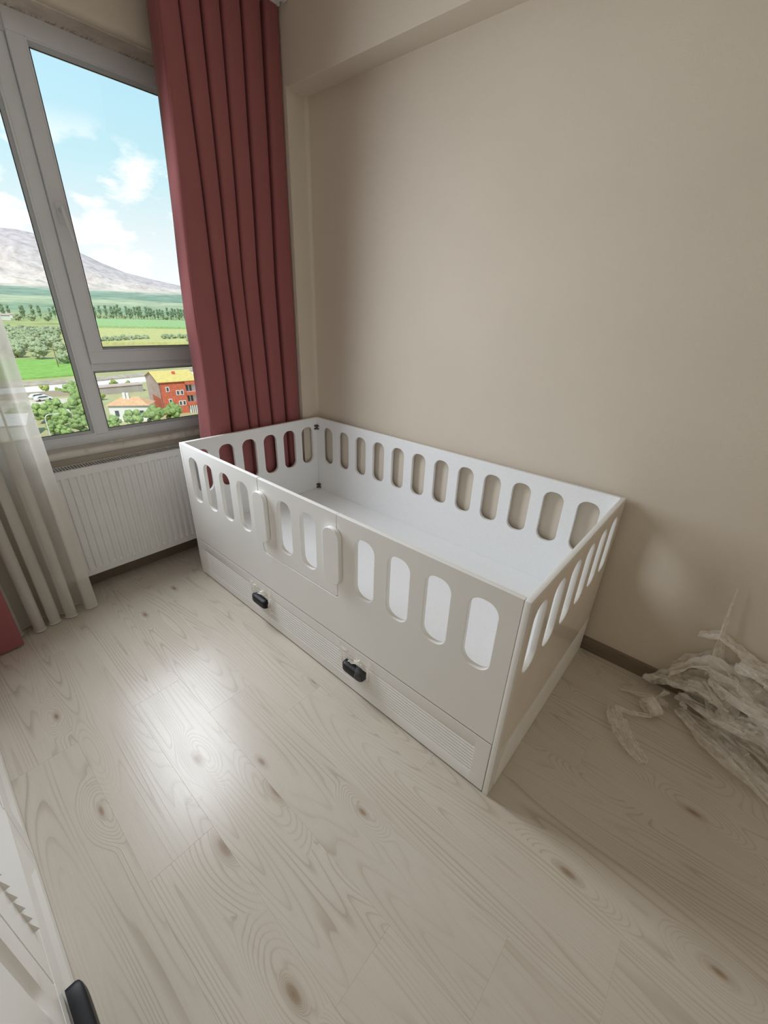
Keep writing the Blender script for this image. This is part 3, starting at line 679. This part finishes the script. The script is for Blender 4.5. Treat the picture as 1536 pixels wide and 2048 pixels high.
crumpled(pf, [(0.93, -2.345, 0.285), (0.925, -2.355, 0.22), (0.915, -2.37, 0.16), (0.90, -2.39, 0.10)], [0.003, 0.012, 0.022, 0.04], 6, 40, 14, 0.5, 0.01)
crumpled(pf, [(0.925, -2.30, 0.16), (0.92, -2.36, 0.175), (0.915, -2.43, 0.16), (0.91, -2.52, 0.14)], [0.012, 0.03, 0.035, 0.03], 7, 60, 20, 0.8, 0.03)
for k in range(9):
    random.seed(40 + k)
    a = Vector((random.uniform(.82, .9), random.uniform(-2.5, -2.26), random.uniform(.02, .10))); b = a + Vector((random.uniform(-.10, .02), random.uniform(-.16, .05), random.uniform(-.06, .02)))
    m_ = (a + b) / 2 + Vector((random.uniform(-.03, .03), random.uniform(-.03, .03), random.uniform(0, .03)))
    crumpled(pf, [a, m_, b], [0.006, 0.014, 0.005], 50 + k, 26, 8, 0.6, 0.008)
cap_x(pf, 0.934)
tag(pf.build('plastic_film', FILM, smooth=50, fix=False), 'big crumpled heap of milky stretch film piled against the skirting board', 'plastic film')
ps = MB()
crumpled(ps, [(0.645, -2.135, 0.003), (0.60, -2.155, 0.008), (0.545, -2.19, 0.008), (0.505, -2.24, 0.004), (0.475, -2.28, 0.0)], [0.020, 0.036, 0.036, 0.034, 0.018], 11, 80, 22, 0.5, 0.022)
crumpled(ps, [(0.645, -2.14, 0.012), (0.665, -2.19, 0.010), (0.69, -2.235, 0.008), (0.705, -2.26, 0.01)], [0.014, 0.010, 0.010, 0.012], 12, 40, 12, 0.5, 0.010)
# rolled end
for k in range(5):
    rr = 0.036 - 0.0045 * k; rows = []
    for i in range(40):
        a = 2 * math.pi * i / 30 + k
        w = 0.022 + 0.004 * math.sin(a * 2 + k)
        c = Vector((0.735, -2.250, 0.040)); r2 = rr * (1 + 0.12 * math.sin(a * 3 + k)); ax = Vector((0.75, -0.62, 0.15)).normalized(); e1 = Vector((0.62, 0.78, 0)).normalized(); e2 = ax.cross(e1)
        rows.append([c + e1 * r2 * math.cos(a) + e2 * r2 * math.sin(a) + ax * (w * v) for v in (-1, -.5, 0, .5, 1)])
    ps.grid(rows)
cap_x(ps, 0.93)
tag(ps.build('plastic_film', FILM, smooth=50, fix=False), 'small twisted scrap of stretch film with a rolled end lying on the laminate', 'plastic film')
pq = MB(); crumpled(pq, [(0.785, -2.13, 0.001), (0.80, -2.18, 0.004), (0.815, -2.24, 0.006), (0.82, -2.30, 0.006)], [0.004, 0.014, 0.022, 0.016], 17, 60, 14, 0.4, 0.012)
tag(pq.build('plastic_film', FILM, smooth=50, fix=False), 'thin pointed strand of stretch film between the crib and the film heap', 'plastic film')
for (sx, sy, sz, sd, lab) in ((-0.656, -1.226, 0.024, 1, 'glinting crumpled bit of clear film on the open laminate floor'), (-0.855, -0.927, 0.014, 2, 'tiny clear film shred on the laminate in front of the dresser'), (-0.955, -0.30, 0.020, 3, 'thin clear film shred near the foot of the rose curtain')):
    b = MB(); crumpled(b, [(sx - sz, sy + sz * .6, 0.0), (sx, sy, 0.0), (sx + sz, sy - sz * .3, 0.0)], [sz * .15, sz * .5, sz * .35], 60 + sd, 22, 10, 0.7, 0.010)
    tag(b.build('film_shred', CLEAR, smooth=20, fix=False), lab, 'plastic film')

# ------------------------------------------------------------------ outside: the valley below the window
ZG = -29.0
CAMX, CAMY = -0.88, -2.17
def prof_z(d):
    tab = [(0, -29), (520, -29), (700, -27.5), (1000, -26), (1500, -15), (2000, 12), (2500, 42), (3000, 78)]
    for (a, za), (b, zb) in zip(tab, tab[1:]):
        if d <= b: return za + (zb - za) * (d - a) / (b - a)
    return 78.0
crest = [(-40, 3.0), (-10, 4.3), (4, 5.5), (9, 5.9), (11.8, 5.95), (13.4, 5.74), (16.8, 4.35), (18, 3.8), (20, 3.05), (22.3, 2.59), (26, 1.96), (32, 1.3), (45, 1.0), (70, 1.5)]
def crest_el(az):
    for (a, e), (b, f) in zip(crest, crest[1:]):
        if a <= az <= b: return e + (f - e) * (az - a) / (b - a)
    return crest[0][1] if az < crest[0][0] else crest[-1][1]
def ter(x, y):
    dx, dy = x - CAMX, y - CAMY; d = math.hypot(dx, dy)
    if d <= 3000: 
        return prof_z(d) + (6.0 * noise.noise(Vector((x * .004, y * .004, 0))) * min(1, max(0, (d - 1100) / 1200)))
    az = math.degrees(math.atan2(dx, dy)); zc = 1.44 + 6000 * math.tan(math.radians(crest_el(az)))
    u = min(1.0, (d - 3000) / 3000); sm = u ** 1.35
    z = 78 + (zc - 78) * sm
    rg = abs(noise.noise(Vector((x * .0011, y * .0011, 3)))) + 0.6 * abs(noise.noise(Vector((x * .0028, y * .0028, 9)))) + 0.25 * abs(noise.noise(Vector((x * .007, y * .007, 4))))
    z -= rg * 230 * 4 * u * (1 - u) * min(1, zc / 400)
    if d > 6000: z = zc - (d - 6000) * 0.12
    return z
dl = [8, 60, 120, 200, 300, 400, 520, 610, 700, 850, 1000, 1250, 1500, 1750, 2000, 2250, 2500, 2750, 3000] + [3000 + 60 * i for i in range(1, 51)] + [6300, 7500]
azs = [-50 + 0.8 * i for i in range(58)] + [-3.6 + 0.2 * i for i in range(200)] + [36.4 + 1.2 * i for i in range(28)]
rows = []
for d in dl:
    rows.append([(CAMX + d * math.sin(math.radians(a)), CAMY + d * math.cos(math.radians(a)), 0) for a in azs])
rows = [[(x, y, ter(x, y)) for x, y, z in r] for r in rows]
def land():
    m, t, b, o = new_mat('valley_land')
    g = N(t, 'ShaderNodeNewGeometry'); sp = N(t, 'ShaderNodeSeparateXYZ'); t.links.new(g.outputs['Position'], sp.inputs[0])
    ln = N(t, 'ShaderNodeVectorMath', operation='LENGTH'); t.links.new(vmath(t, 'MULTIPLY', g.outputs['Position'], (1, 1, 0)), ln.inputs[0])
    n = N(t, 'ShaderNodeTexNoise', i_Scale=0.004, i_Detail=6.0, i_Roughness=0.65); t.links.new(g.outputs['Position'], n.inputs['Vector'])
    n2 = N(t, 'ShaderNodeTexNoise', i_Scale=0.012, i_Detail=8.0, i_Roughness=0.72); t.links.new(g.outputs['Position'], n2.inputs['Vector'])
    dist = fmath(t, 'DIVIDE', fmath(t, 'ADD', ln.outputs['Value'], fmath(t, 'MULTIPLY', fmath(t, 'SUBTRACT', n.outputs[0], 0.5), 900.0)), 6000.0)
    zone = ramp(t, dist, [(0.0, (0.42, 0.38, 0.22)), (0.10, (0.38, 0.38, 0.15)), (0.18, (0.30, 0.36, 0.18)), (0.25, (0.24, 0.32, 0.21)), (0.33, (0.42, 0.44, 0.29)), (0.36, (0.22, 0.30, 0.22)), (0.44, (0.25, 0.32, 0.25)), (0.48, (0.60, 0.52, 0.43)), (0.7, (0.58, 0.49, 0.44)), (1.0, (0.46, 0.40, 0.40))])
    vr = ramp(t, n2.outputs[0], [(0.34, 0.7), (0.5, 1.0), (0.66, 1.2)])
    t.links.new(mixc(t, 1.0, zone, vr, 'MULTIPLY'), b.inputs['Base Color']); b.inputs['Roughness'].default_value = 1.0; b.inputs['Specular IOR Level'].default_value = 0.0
    return m
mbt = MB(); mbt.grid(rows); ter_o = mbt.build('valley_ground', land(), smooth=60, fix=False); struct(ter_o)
def patch(name, pts, col, dz, var=0.15, sc=0.4):
    m = plain('land_' + name, col, 1.0, 0.0, var, sc)
    n = len(pts); rows = []
    mb = MB(); mb.add([(x, y, ter(x, y) + dz) for x, y in pts] + [(x, y, ter(x, y) - 0.5) for x, y in pts], [tuple(range(n))] + [(i, (i + 1) % n, (i + 1) % n + n, i + n) for i in range(n)])
    return struct(mb.build(name, m))
patch('green_field', [(18.6, 232.0), (54.7, 234.8), (70.6, 299.0), (30.9, 333.6)], (0.23, 0.40, 0.10), 0.6)
patch('distant_field', [(183.5, 638.0), (309.1, 590.2), (438.5, 833.7), (258.0, 887.1)], (0.31, 0.44, 0.20), 4.5)
patch('dry_field', [(115.6, 411.2), (201.5, 378.7), (316.1, 589.5), (179.9, 626.2)], (0.48, 0.46, 0.20), 2.2)
patch('railway_bed', [(16.5, 214.7), (51.3, 211.6), (118.0, 225.1), (123.5, 235.3), (53.7, 220.3), (17.6, 223.7)], (0.40, 0.33, 0.27), 0.5, 0.3)
patch('road', [(14.4, 197.5), (46.9, 196.0), (106.5, 203.9), (114.9, 219.4), (50.5, 208.9), (16.0, 211.0)], (0.70, 0.67, 0.62), 0.4)
patch('yard', [(9.6, 158.0), (36.1, 149.9), (46.1, 173.7), (13.1, 187.4)], (0.60, 0.52, 0.42), 0.3)

BARK = plain('bark', (0.12, 0.085, 0.06), 0.9)
def leafmat(name, a, b_):
    m, t, b, o = new_mat(name)
    c = N(t, 'ShaderNodeTexCoord'); n = N(t, 'ShaderNodeTexNoise', i_Scale=1.6, i_Detail=5.0, i_Roughness=0.75); t.links.new(c.outputs['Object'], n.inputs['Vector'])
    oi = N(t, 'ShaderNodeObjectInfo'); cc = ramp(t, n.outputs[0], [(0.35, a), (0.65, b_)])
    t.links.new(mixc(t, fmath(t, 'MULTIPLY', oi.outputs['Random'], 0.35), cc, (0.10, 0.14, 0.05)), b.inputs['Base Color'])
    b.inputs['Roughness'].default_value = 0.8; b.inputs['Specular IOR Level'].default_value = 0.2; return m
LEAF = leafmat('leaf_green', (0.13, 0.22, 0.06), (0.36, 0.46, 0.17))
LEAFW = leafmat('leaf_willow', (0.17, 0.22, 0.12), (0.46, 0.50, 0.32))
LEAFP = leafmat('leaf_poplar', (0.10, 0.16, 0.10), (0.22, 0.29, 0.17))
LEAFY = leafmat('leaf_yellow_green', (0.20, 0.26, 0.04), (0.36, 0.40, 0.10))
def crown_mesh(name, seed, nl, hx, hz, zc, m, lobe, sub=2):
    random.seed(seed); bm = bmesh.new()
    for k in range(nl):
        while True:
            p = Vector((random.uniform(-1, 1), random.uniform(-1, 1), random.uniform(-1, 1)))
            if 0.35 < p.length < 1: break
        if k == 0: p = Vector((0, 0, 0))
        r = lobe * random.uniform(0.7, 1.25) * (1.5 if k == 0 else 1)
        M = Matrix.Translation((p.x * hx, p.y * hx, zc + p.z * hz)) @ Matrix.Diagonal((r, r, r * random.uniform(0.75, 1.0), 1))
        bmesh.ops.create_icosphere(bm, subdivisions=sub, radius=1.0, matrix=M)
    for v in bm.verts:
        n = noise.noise(v.co * 1.9) * 0.30 + noise.noise(v.co * 4.7) * 0.22
        v.co += (v.co - Vector((0, 0, zc))).normalized() * n * lobe
    me = bpy.data.meshes.new(name); bm.to_mesh(me); bm.free(); me.materials.append(m); return me
def trunk_mesh(name, h, r):
    me = MB().tube([(0, 0, 0), (0.05 * h, 0, h * .5), (0, .03 * h, h)], [r, r * .8, r * .4], 7).mesh(name, 60); me.materials.append(BARK); return me
KIND = {}
def tree_kind(key, variants, trunk): KIND[key] = (variants, trunk)
tree_kind('leafy', [crown_mesh('crown', s, 40, 2.3, 2.3, 3.5, LEAF, 0.95) for s in (1, 2, 3)], trunk_mesh('trunk', 4.0, 0.22))
tree_kind('yellow', [crown_mesh('crown', 8, 20, 1.8, 1.5, 3.0, LEAFY, 0.9)], trunk_mesh('trunk', 2.6, 0.15))
tree_kind('willow', [crown_mesh('crown', s, 34, 3.0, 3.0, 3.7, LEAFW, 1.3) for s in (4, 5)], trunk_mesh('trunk', 4.0, 0.35))
tree_kind('poplar', [crown_mesh('crown', s, 24, 0.9, 7.6, 9.2, LEAFP, 1.45) for s in (6, 7)], trunk_mesh('trunk', 5.0, 0.35))
random.seed(77)
def tree(kind, x, y, sc, label, group, cat='tree', name=None):
    vs, tk = KIND[kind]
    e = bpy.data.objects.new(name or kind + '_tree', None); COL.objects.link(e); e.location = (x, y, ter(x, y)); e.rotation_euler.z = random.uniform(0, 6.28); e.scale = (sc,) * 3
    tag(e, label, cat, group)
    for nm, me in (('crown', random.choice(vs)), ('trunk', tk)):
        c = bpy.data.objects.new(nm, me); COL.objects.link(c); c.parent = e
for r in range(12):
    d = 368 + 21 * r; step = math.degrees(11.0 / d); az = 7.4 + (0.5 * step if r % 2 else 0)
    while az < 12.9:
        aa, dd_ = az + random.uniform(-.08, .08) * step, d + random.uniform(-1.5, 1.5)
        tree('willow', CAMX + dd_ * math.sin(math.radians(aa)), CAMY + dd_ * math.cos(math.radians(aa)), random.uniform(0.92, 1.12), 'silvery willow in the thicket beyond the bright green field', 'willow thicket beyond the green field')
        az += step
tree('willow', 59.8, 317.6, 1.25, 'round silvery willow standing alone at the far edge of the bright green field', None)
tree('willow', 51.8, 331.8, 1.15, 'silvery willow behind the bright green field, beside the round lone willow', None)
tree('willow', 63.0, 283.2, 1.0, 'small silvery willow at the field corner next to the utility pole', None)
for x, y in [(120.0, 419.0), (127.6, 420.5), (135.3, 423.5), (142.7, 427.5), (150.4, 430.7), (158.0, 434.9), (165.6, 438.4)]:
    tree('willow', x, y, random.uniform(0.85, 0.95), 'pale bushy tree in the row along the dry field', 'tree row along the dry field')
for x, y in [(181.6, 432.5), (190.0, 437.3), (198.1, 436.9), (206.4, 440.9), (188.4, 396.5)]:
    tree('willow', x, y, random.uniform(0.9, 1.0), 'pale bushy tree in the clump at the end of the dry field', 'tree clump in the dry field')
for i in range(44):
    az = 16.4 + 0.27 * i + random.uniform(-.05, .05); d = 1010 + (i % 3) * 45
    x, y = CAMX + d * math.sin(math.radians(az)), CAMY + d * math.cos(math.radians(az))
    if i in (1, 3, 5, 10, 17, 25, 38): tree('willow', x, y, random.uniform(1.0, 1.2), 'dark rounded tree standing among the distant poplars', 'trees of the distant poplar line')
    else: tree('poplar', x, y, random.uniform(1.15, 1.55), 'tall slim poplar in the distant line below the hills', 'distant poplar line')
for i in range(20):
    az = 8.6 + 0.40 * i + random.uniform(-.2, .2); d = 900 + (i % 3) * 60
    x, y = CAMX + d * math.sin(math.radians(az)), CAMY + d * math.cos(math.radians(az))
    tree('poplar' if i % 3 else 'willow', x, y, random.uniform(1.0, 1.4) if i % 3 else 1.5, 'dark poplar in the grove behind the willow thicket' if i % 3 else 'rounded tree in the poplar grove behind the willow thicket', 'grove behind the willow thicket')
for x, y, s in [(20.2, 150.3, 0.78), (23.4, 142.0, 0.9), (16.9, 143.8, 0.75), (27.2, 148.4, 0.85), (25.5, 133.8, 0.8), (31.6, 143.0, 0.95), (26.9, 124.4, 0.8), (31.9, 134.6, 0.8), (22.9, 121.2, 0.6), (21.8, 127.2, 0.6), (38.8, 175.0, 1.0), (36.9, 161.1, 0.85)]:
    tree('leafy', x, y, s, 'leafy garden tree between the street lamp and the walled yard', 'garden trees by the yard', name='garden_tree')
for x, y, s in [(33.6, 121.2, 0.70), (38.6, 120.6, 0.86), (43.9, 121.5, 0.92), (49.4, 122.3, 0.92)]:
    tree('leafy', x, y, s, 'leafy green tree in front of the orange-roofed house', 'trees in front of the orange roof', name='garden_tree')
tree('yellow', 29.6, 119.0, 0.5, 'yellow-green bush at the corner of the low white house', None, 'bush', 'bush')
for x, y in [(69.0, 131.5), (63.5, 121.5)]: tree('leafy', x, y, 0.9, 'leafy tree beside the balconies of the red house', 'trees by the balconies', name='garden_tree')
for x, y in [(57.1, 186.0), (61.2, 188.8), (37.3, 186.9), (56.9, 191.5), (45.3, 168.4), (34.8, 194.1)]:
    tree('yellow', x, y, random.uniform(0.5, 0.7), 'low yellow-green bush along the roadside wall', 'roadside bushes', 'bush', 'bush')

# houses -----------------------------------------------------------
def polar(az, d, z): return Vector((CAMX + d * math.sin(math.radians(az)), CAMY + d * math.cos(math.radians(az)), z))
RED = plain('red_brick', (0.50, 0.13, 0.075), 0.85, 0.2, 0.18, 1.5); GABLE = plain('pink_render', (0.46, 0.34, 0.29), 0.9, 0.2, 0.15, 0.8)
YELR = plain('yellow_roof', (0.60, 0.47, 0.16), 0.7, 0.2, 0.1, 1.0); ORR = plain('orange_tiles', (0.58, 0.34, 0.19), 0.8, 0.2, 0.15, 1.4)
HW = plain('house_white', (0.66, 0.65, 0.62), 0.8, 0.2); DKG = plain('dark_glass', (0.06, 0.07, 0.08), 0.2)
A = polar(21.1, 144, ZG); B = polar(25.3, 147, ZG); Cc = polar(18.9, 158, ZG)
ux = (B - A).normalized(); la = (B - A).length; uy = Vector((-ux.y, ux.x, 0)); lb = 14.5
def HF(o, ux, uy):
    return lambda a, b, c: o + ux * a + uy * b + Vector((0, 0, c))
P_ = HF(A, ux, uy)
house = thing('house', tuple(A), 'three-storey red brick house with yellow roof and white balconies', 'house')
def hexa(mb, P, a0, a1, b0, b1, c0, c1):
    return mb.add([P(a, b, c) for c in (c0, c1) for b in (b0, b1) for a in (a0, a1)], [(0, 2, 3, 1), (4, 5, 7, 6), (0, 1, 5, 4), (2, 6, 7, 3), (0, 4, 6, 2), (1, 3, 7, 5)])
EH, RH = 9.8, 2.2
hexa(MB(), P_, 0.02, la - 3.6, 0, lb, 0, EH).build('wall', RED, house)
gb = MB().add([P_(0, 0, 0), P_(0, lb, 0), P_(0, lb, EH), P_(0, lb * .5, EH + RH), P_(0, 0, EH), P_(.3, 0, 0), P_(.3, lb, 0), P_(.3, lb, EH), P_(.3, lb * .5, EH + RH), P_(.3, 0, EH)],
              [(0, 1, 2, 3, 4), (9, 8, 7, 6, 5), (0, 5, 6, 1), (1, 6, 7, 2), (2, 7, 8, 3), (3, 8, 9, 4), (4, 9, 5, 0)])
gb.build('gable_wall', GABLE, house)
hexa(MB(), P_, -0.08, 0, 0.2, 9, 0, 5.0).build('gable_base', RED, house)
rf = MB()
for s, (b0, c0, b1, c1) in enumerate(((-.5, EH - .1, lb * .5, EH + RH), (lb + .5, EH - .1, lb * .5, EH + RH))):
    rf.add([P_(-.4, b0, c0), P_(la + .4, b0, c0), P_(la + .4, b1, c1), P_(-.4, b1, c1), P_(-.4, b0, c0 + .2), P_(la + .4, b0, c0 + .2), P_(la + .4, b1, c1 + .2), P_(-.4, b1, c1 + .2)], [(0, 1, 2, 3), (7, 6, 5, 4), (0, 4, 5, 1), (1, 5, 6, 2), (2, 6, 7, 3), (3, 7, 4, 0)])
rf.build('roof', YELR, house)
hexa(MB(), P_, -.45, 3.4, -.55, lb * .5, EH + .2, EH + .2).f
hexa(MB(), P_, 5.5, 6.3, 4.2, 5.0, EH + 1, EH + 2.3).build('chimney', RED, house)
# balcony bay
hexa(MB(), P_, la - 3.6, la, 0.6, lb, 0, EH).build('bay_wall', HW, house)
for c in (2.9, 6.0, 9.2): hexa(MB(), P_, la - 3.8, la + .5, -1.0, 0.6, c - .5, c + .35).build('balcony', RED, house)
for k in range(7): hexa(MB(), P_, la - 3.4 + k * .6, la - 3.15 + k * .6, -.95, -.8, 0, 2.4).build('balcony_post', HW, house)
for a, c in ((2.2, 7.6), (5.0, 6.4), (6.2, 6.4), (2.5, 4.0), (5.3, 3.2), (6.4, 3.2)):
    f = hexa(MB(), P_, a - .5, a + .5, -.08, 0.05, c - .75, c + .75).build('window', HW, house)
    hexa(MB(), P_, a - .3, a + .3, -.12, -.05, c - .55, c + .55).build('pane', DKG, f)
for c in (4.3, 7.5):
    for a in (la - 3.0, la - 2.0):
        hexa(MB(), P_, a - .3, a + .3, .5, .62, c - .9, c + .9).build('window', DKG, house)
# low house with the orange hipped roof
A2 = polar(15.2, 141, ZG); u2 = (polar(20.0, 137, ZG) - A2).normalized(); v2 = Vector((-u2.y, u2.x, 0)); P2 = HF(A2, u2, v2)
h2 = thing('house', tuple(A2), 'low white house with a wide orange tiled hip roof beside the red house', 'house')
hexa(MB(), P2, 0.6, 10.8, 0.6, 6.4, 0, 4.6).build('wall', HW, h2)
MB().add([P2(0, 0, 4.5), P2(11.4, 0, 4.5), P2(11.4, 7.0, 4.5), P2(0, 7.0, 4.5), P2(3.6, 3.5, 6.4), P2(8.0, 3.5, 6.4)], [(0, 3, 2, 1), (0, 1, 5, 4), (1, 2, 5), (2, 3, 4, 5), (3, 0, 4)]).build('roof', ORR, h2)
for a, b in ((4.2, 2.6), (5.2, 2.4)): hexa(MB(), P2, a, a + .7, b, b + .7, 5.4, 7.6).build('chimney', HW, h2)
for a in (2.0, 5.0, 8.5): hexa(MB(), P2, a, a + 1.0, .5, .62, 1.4, 3.0).build('window', DKG, h2)
# small white house at the street lamp
A3 = polar(5.2, 133, ZG); u3 = (polar(7.9, 131, ZG) - A3).normalized(); v3 = Vector((-u3.y, u3.x, 0)); P3 = HF(A3, u3, v3)
h3 = thing('house', tuple(A3), 'small grey house with a pale gabled roof near the street lamp', 'house')
hexa(MB(), P3, 0, 6, 0, 8, 0, 3.4).build('wall', plain('house_grey', (.42, .42, .41), .9), h3)
MB().add([P3(-.4, -.4, 3.4), P3(6.4, -.4, 3.4), P3(6.4, 8.4, 3.4), P3(-.4, 8.4, 3.4), P3(-.4, 4, 5.4), P3(6.4, 4, 5.4)], [(0, 3, 2, 1), (0, 1, 5, 4), (1, 2, 5), (2, 3, 4, 5), (3, 0, 4)]).build('roof', HW, h3)
# long pink shed and yard wall
A4 = Vector((46.5, 178, ZG)); u4 = Vector((1, -0.02, 0)).normalized(); P4 = HF(A4, u4, Vector((0.02, 1, 0)))
h4 = thing('shed', tuple(A4), 'long low shed with a flat pinkish roof behind the orange-roofed house', 'shed')
hexa(MB(), P4, 0, 16, 0, 5, 0, 2.6).build('wall', plain('shed_wall', (.34, .30, .27), .9), h4); hexa(MB(), P4, -.3, 16.3, -.3, 5.3, 2.6, 2.85).build('roof', plain('shed_roof', (.50, .36, .31), .9), h4)
yw_ = MB(); P5 = HF(Vector((13, 187, ZG)), Vector((1, -0.12, 0)).normalized(), Vector((0.12, 1, 0)).normalized())
tag(hexa(yw_, P5, 0, 28, 0, .4, 0, 2.0).build('yard_wall', plain('yard_wall', (.40, .33, .27), .9)), 'long beige yard wall behind the parked white cars', 'wall')
for (cx_, cy_, rz, lab) in ((30.4, 176.9, 0.2, 'white car parked in the yard, nearer the garden trees'), (30.0, 181.8, 0.25, 'white car parked in the yard close to the long wall')):
    c_ = thing('car', (cx_, cy_, ZG + .3), lab, 'car', 'white cars parked in the yard', world=False); c_.rotation_euler.z = rz; c_.scale = (1.15,) * 3
    bd = MB().prism([(-2.1, .35), (2.1, .35), (2.1, .85), (1.2, .95), (.6, 1.45), (-1.3, 1.45), (-1.9, .95), (-2.1, .9)], -.85, .85, 1); bd.build('body', HW, c_, bevel=0.06)
    MB().prism([(1.05, .98), (.55, 1.38), (-1.2, 1.38), (-1.7, .98)], -.87, .87, 1).build('window_band', DKG, c_)
    for wx in (-1.3, 1.3):
        for wy in (-.8, .8): MB().tube([(wx, wy - .1, .32), (wx, wy + .1, .32)], .32, 12).build('wheel', GASKET, c_)
lp = thing('street_lamp', (19.3, 118.0, ZG), 'grey street lamp with a curved arm among the garden trees', 'street lamp')
LMP = plain('galvanised', (.55, .56, .56), .5)
MB().tube([(19.3, 118, ZG), (19.3, 118, ZG + 6.0)] + [(19.3 + 1.1 - 1.1 * math.cos(a), 118, ZG + 6.0 + 1.1 * math.sin(a)) for a in (.3, .6, .9, 1.2, 1.5)] + [(21.2, 118, ZG + 7.0)], .11, 8).build('pole', LMP, lp)
MB().box(21.1, 22.0, 117.8, 118.2, ZG + 6.9, ZG + 7.1).build('lamp_head', LMP, lp, bevel=.05)
for x, y, h, lab in ((56.8, 268.9, 9.0, 'dark wooden utility pole at the corner of the bright green field'), (140.1, 402.0, 9.5, 'pale utility pole in front of the field tree row')):
    u = thing('utility_pole', (x, y, ter(x, y)), lab, 'pole')
    MB().tube([(x, y, ter(x, y)), (x, y, ter(x, y) + h)], [.2, .14], 7).build('pole', BARK if x < 100 else LMP, u)
    MB().box(x - .9, x + .9, y - .07, y + .07, ter(x, y) + h - .7, ter(x, y) + h - .5).build('crossarm', BARK, u)
for i, (x, y, w, h) in enumerate(((118, 900, 30, 7), (150, 985, 24, 6))):
    t_ = thing('farm_building', (x, y, ter(x, y)), ('long pale farm building beyond the willow thicket', 'short pale farm building beyond the willow thicket')[i], 'building')
    MB().box(x, x + w, y, y + 10, ter(x, y) - 1, ter(x, y) + h).build('wall', HW, t_)
    zr = ter(x, y) + h; MB().add([(x - 1, y - 1, zr), (x + w + 1, y - 1, zr), (x + w + 1, y + 11, zr), (x - 1, y + 11, zr), (x - 1, y + 5, zr + 2), (x + w + 1, y + 5, zr + 2)], [(0, 3, 2, 1), (0, 1, 5, 4), (1, 2, 5), (2, 3, 4, 5), (3, 0, 4)]).build('roof', GABLE, t_)
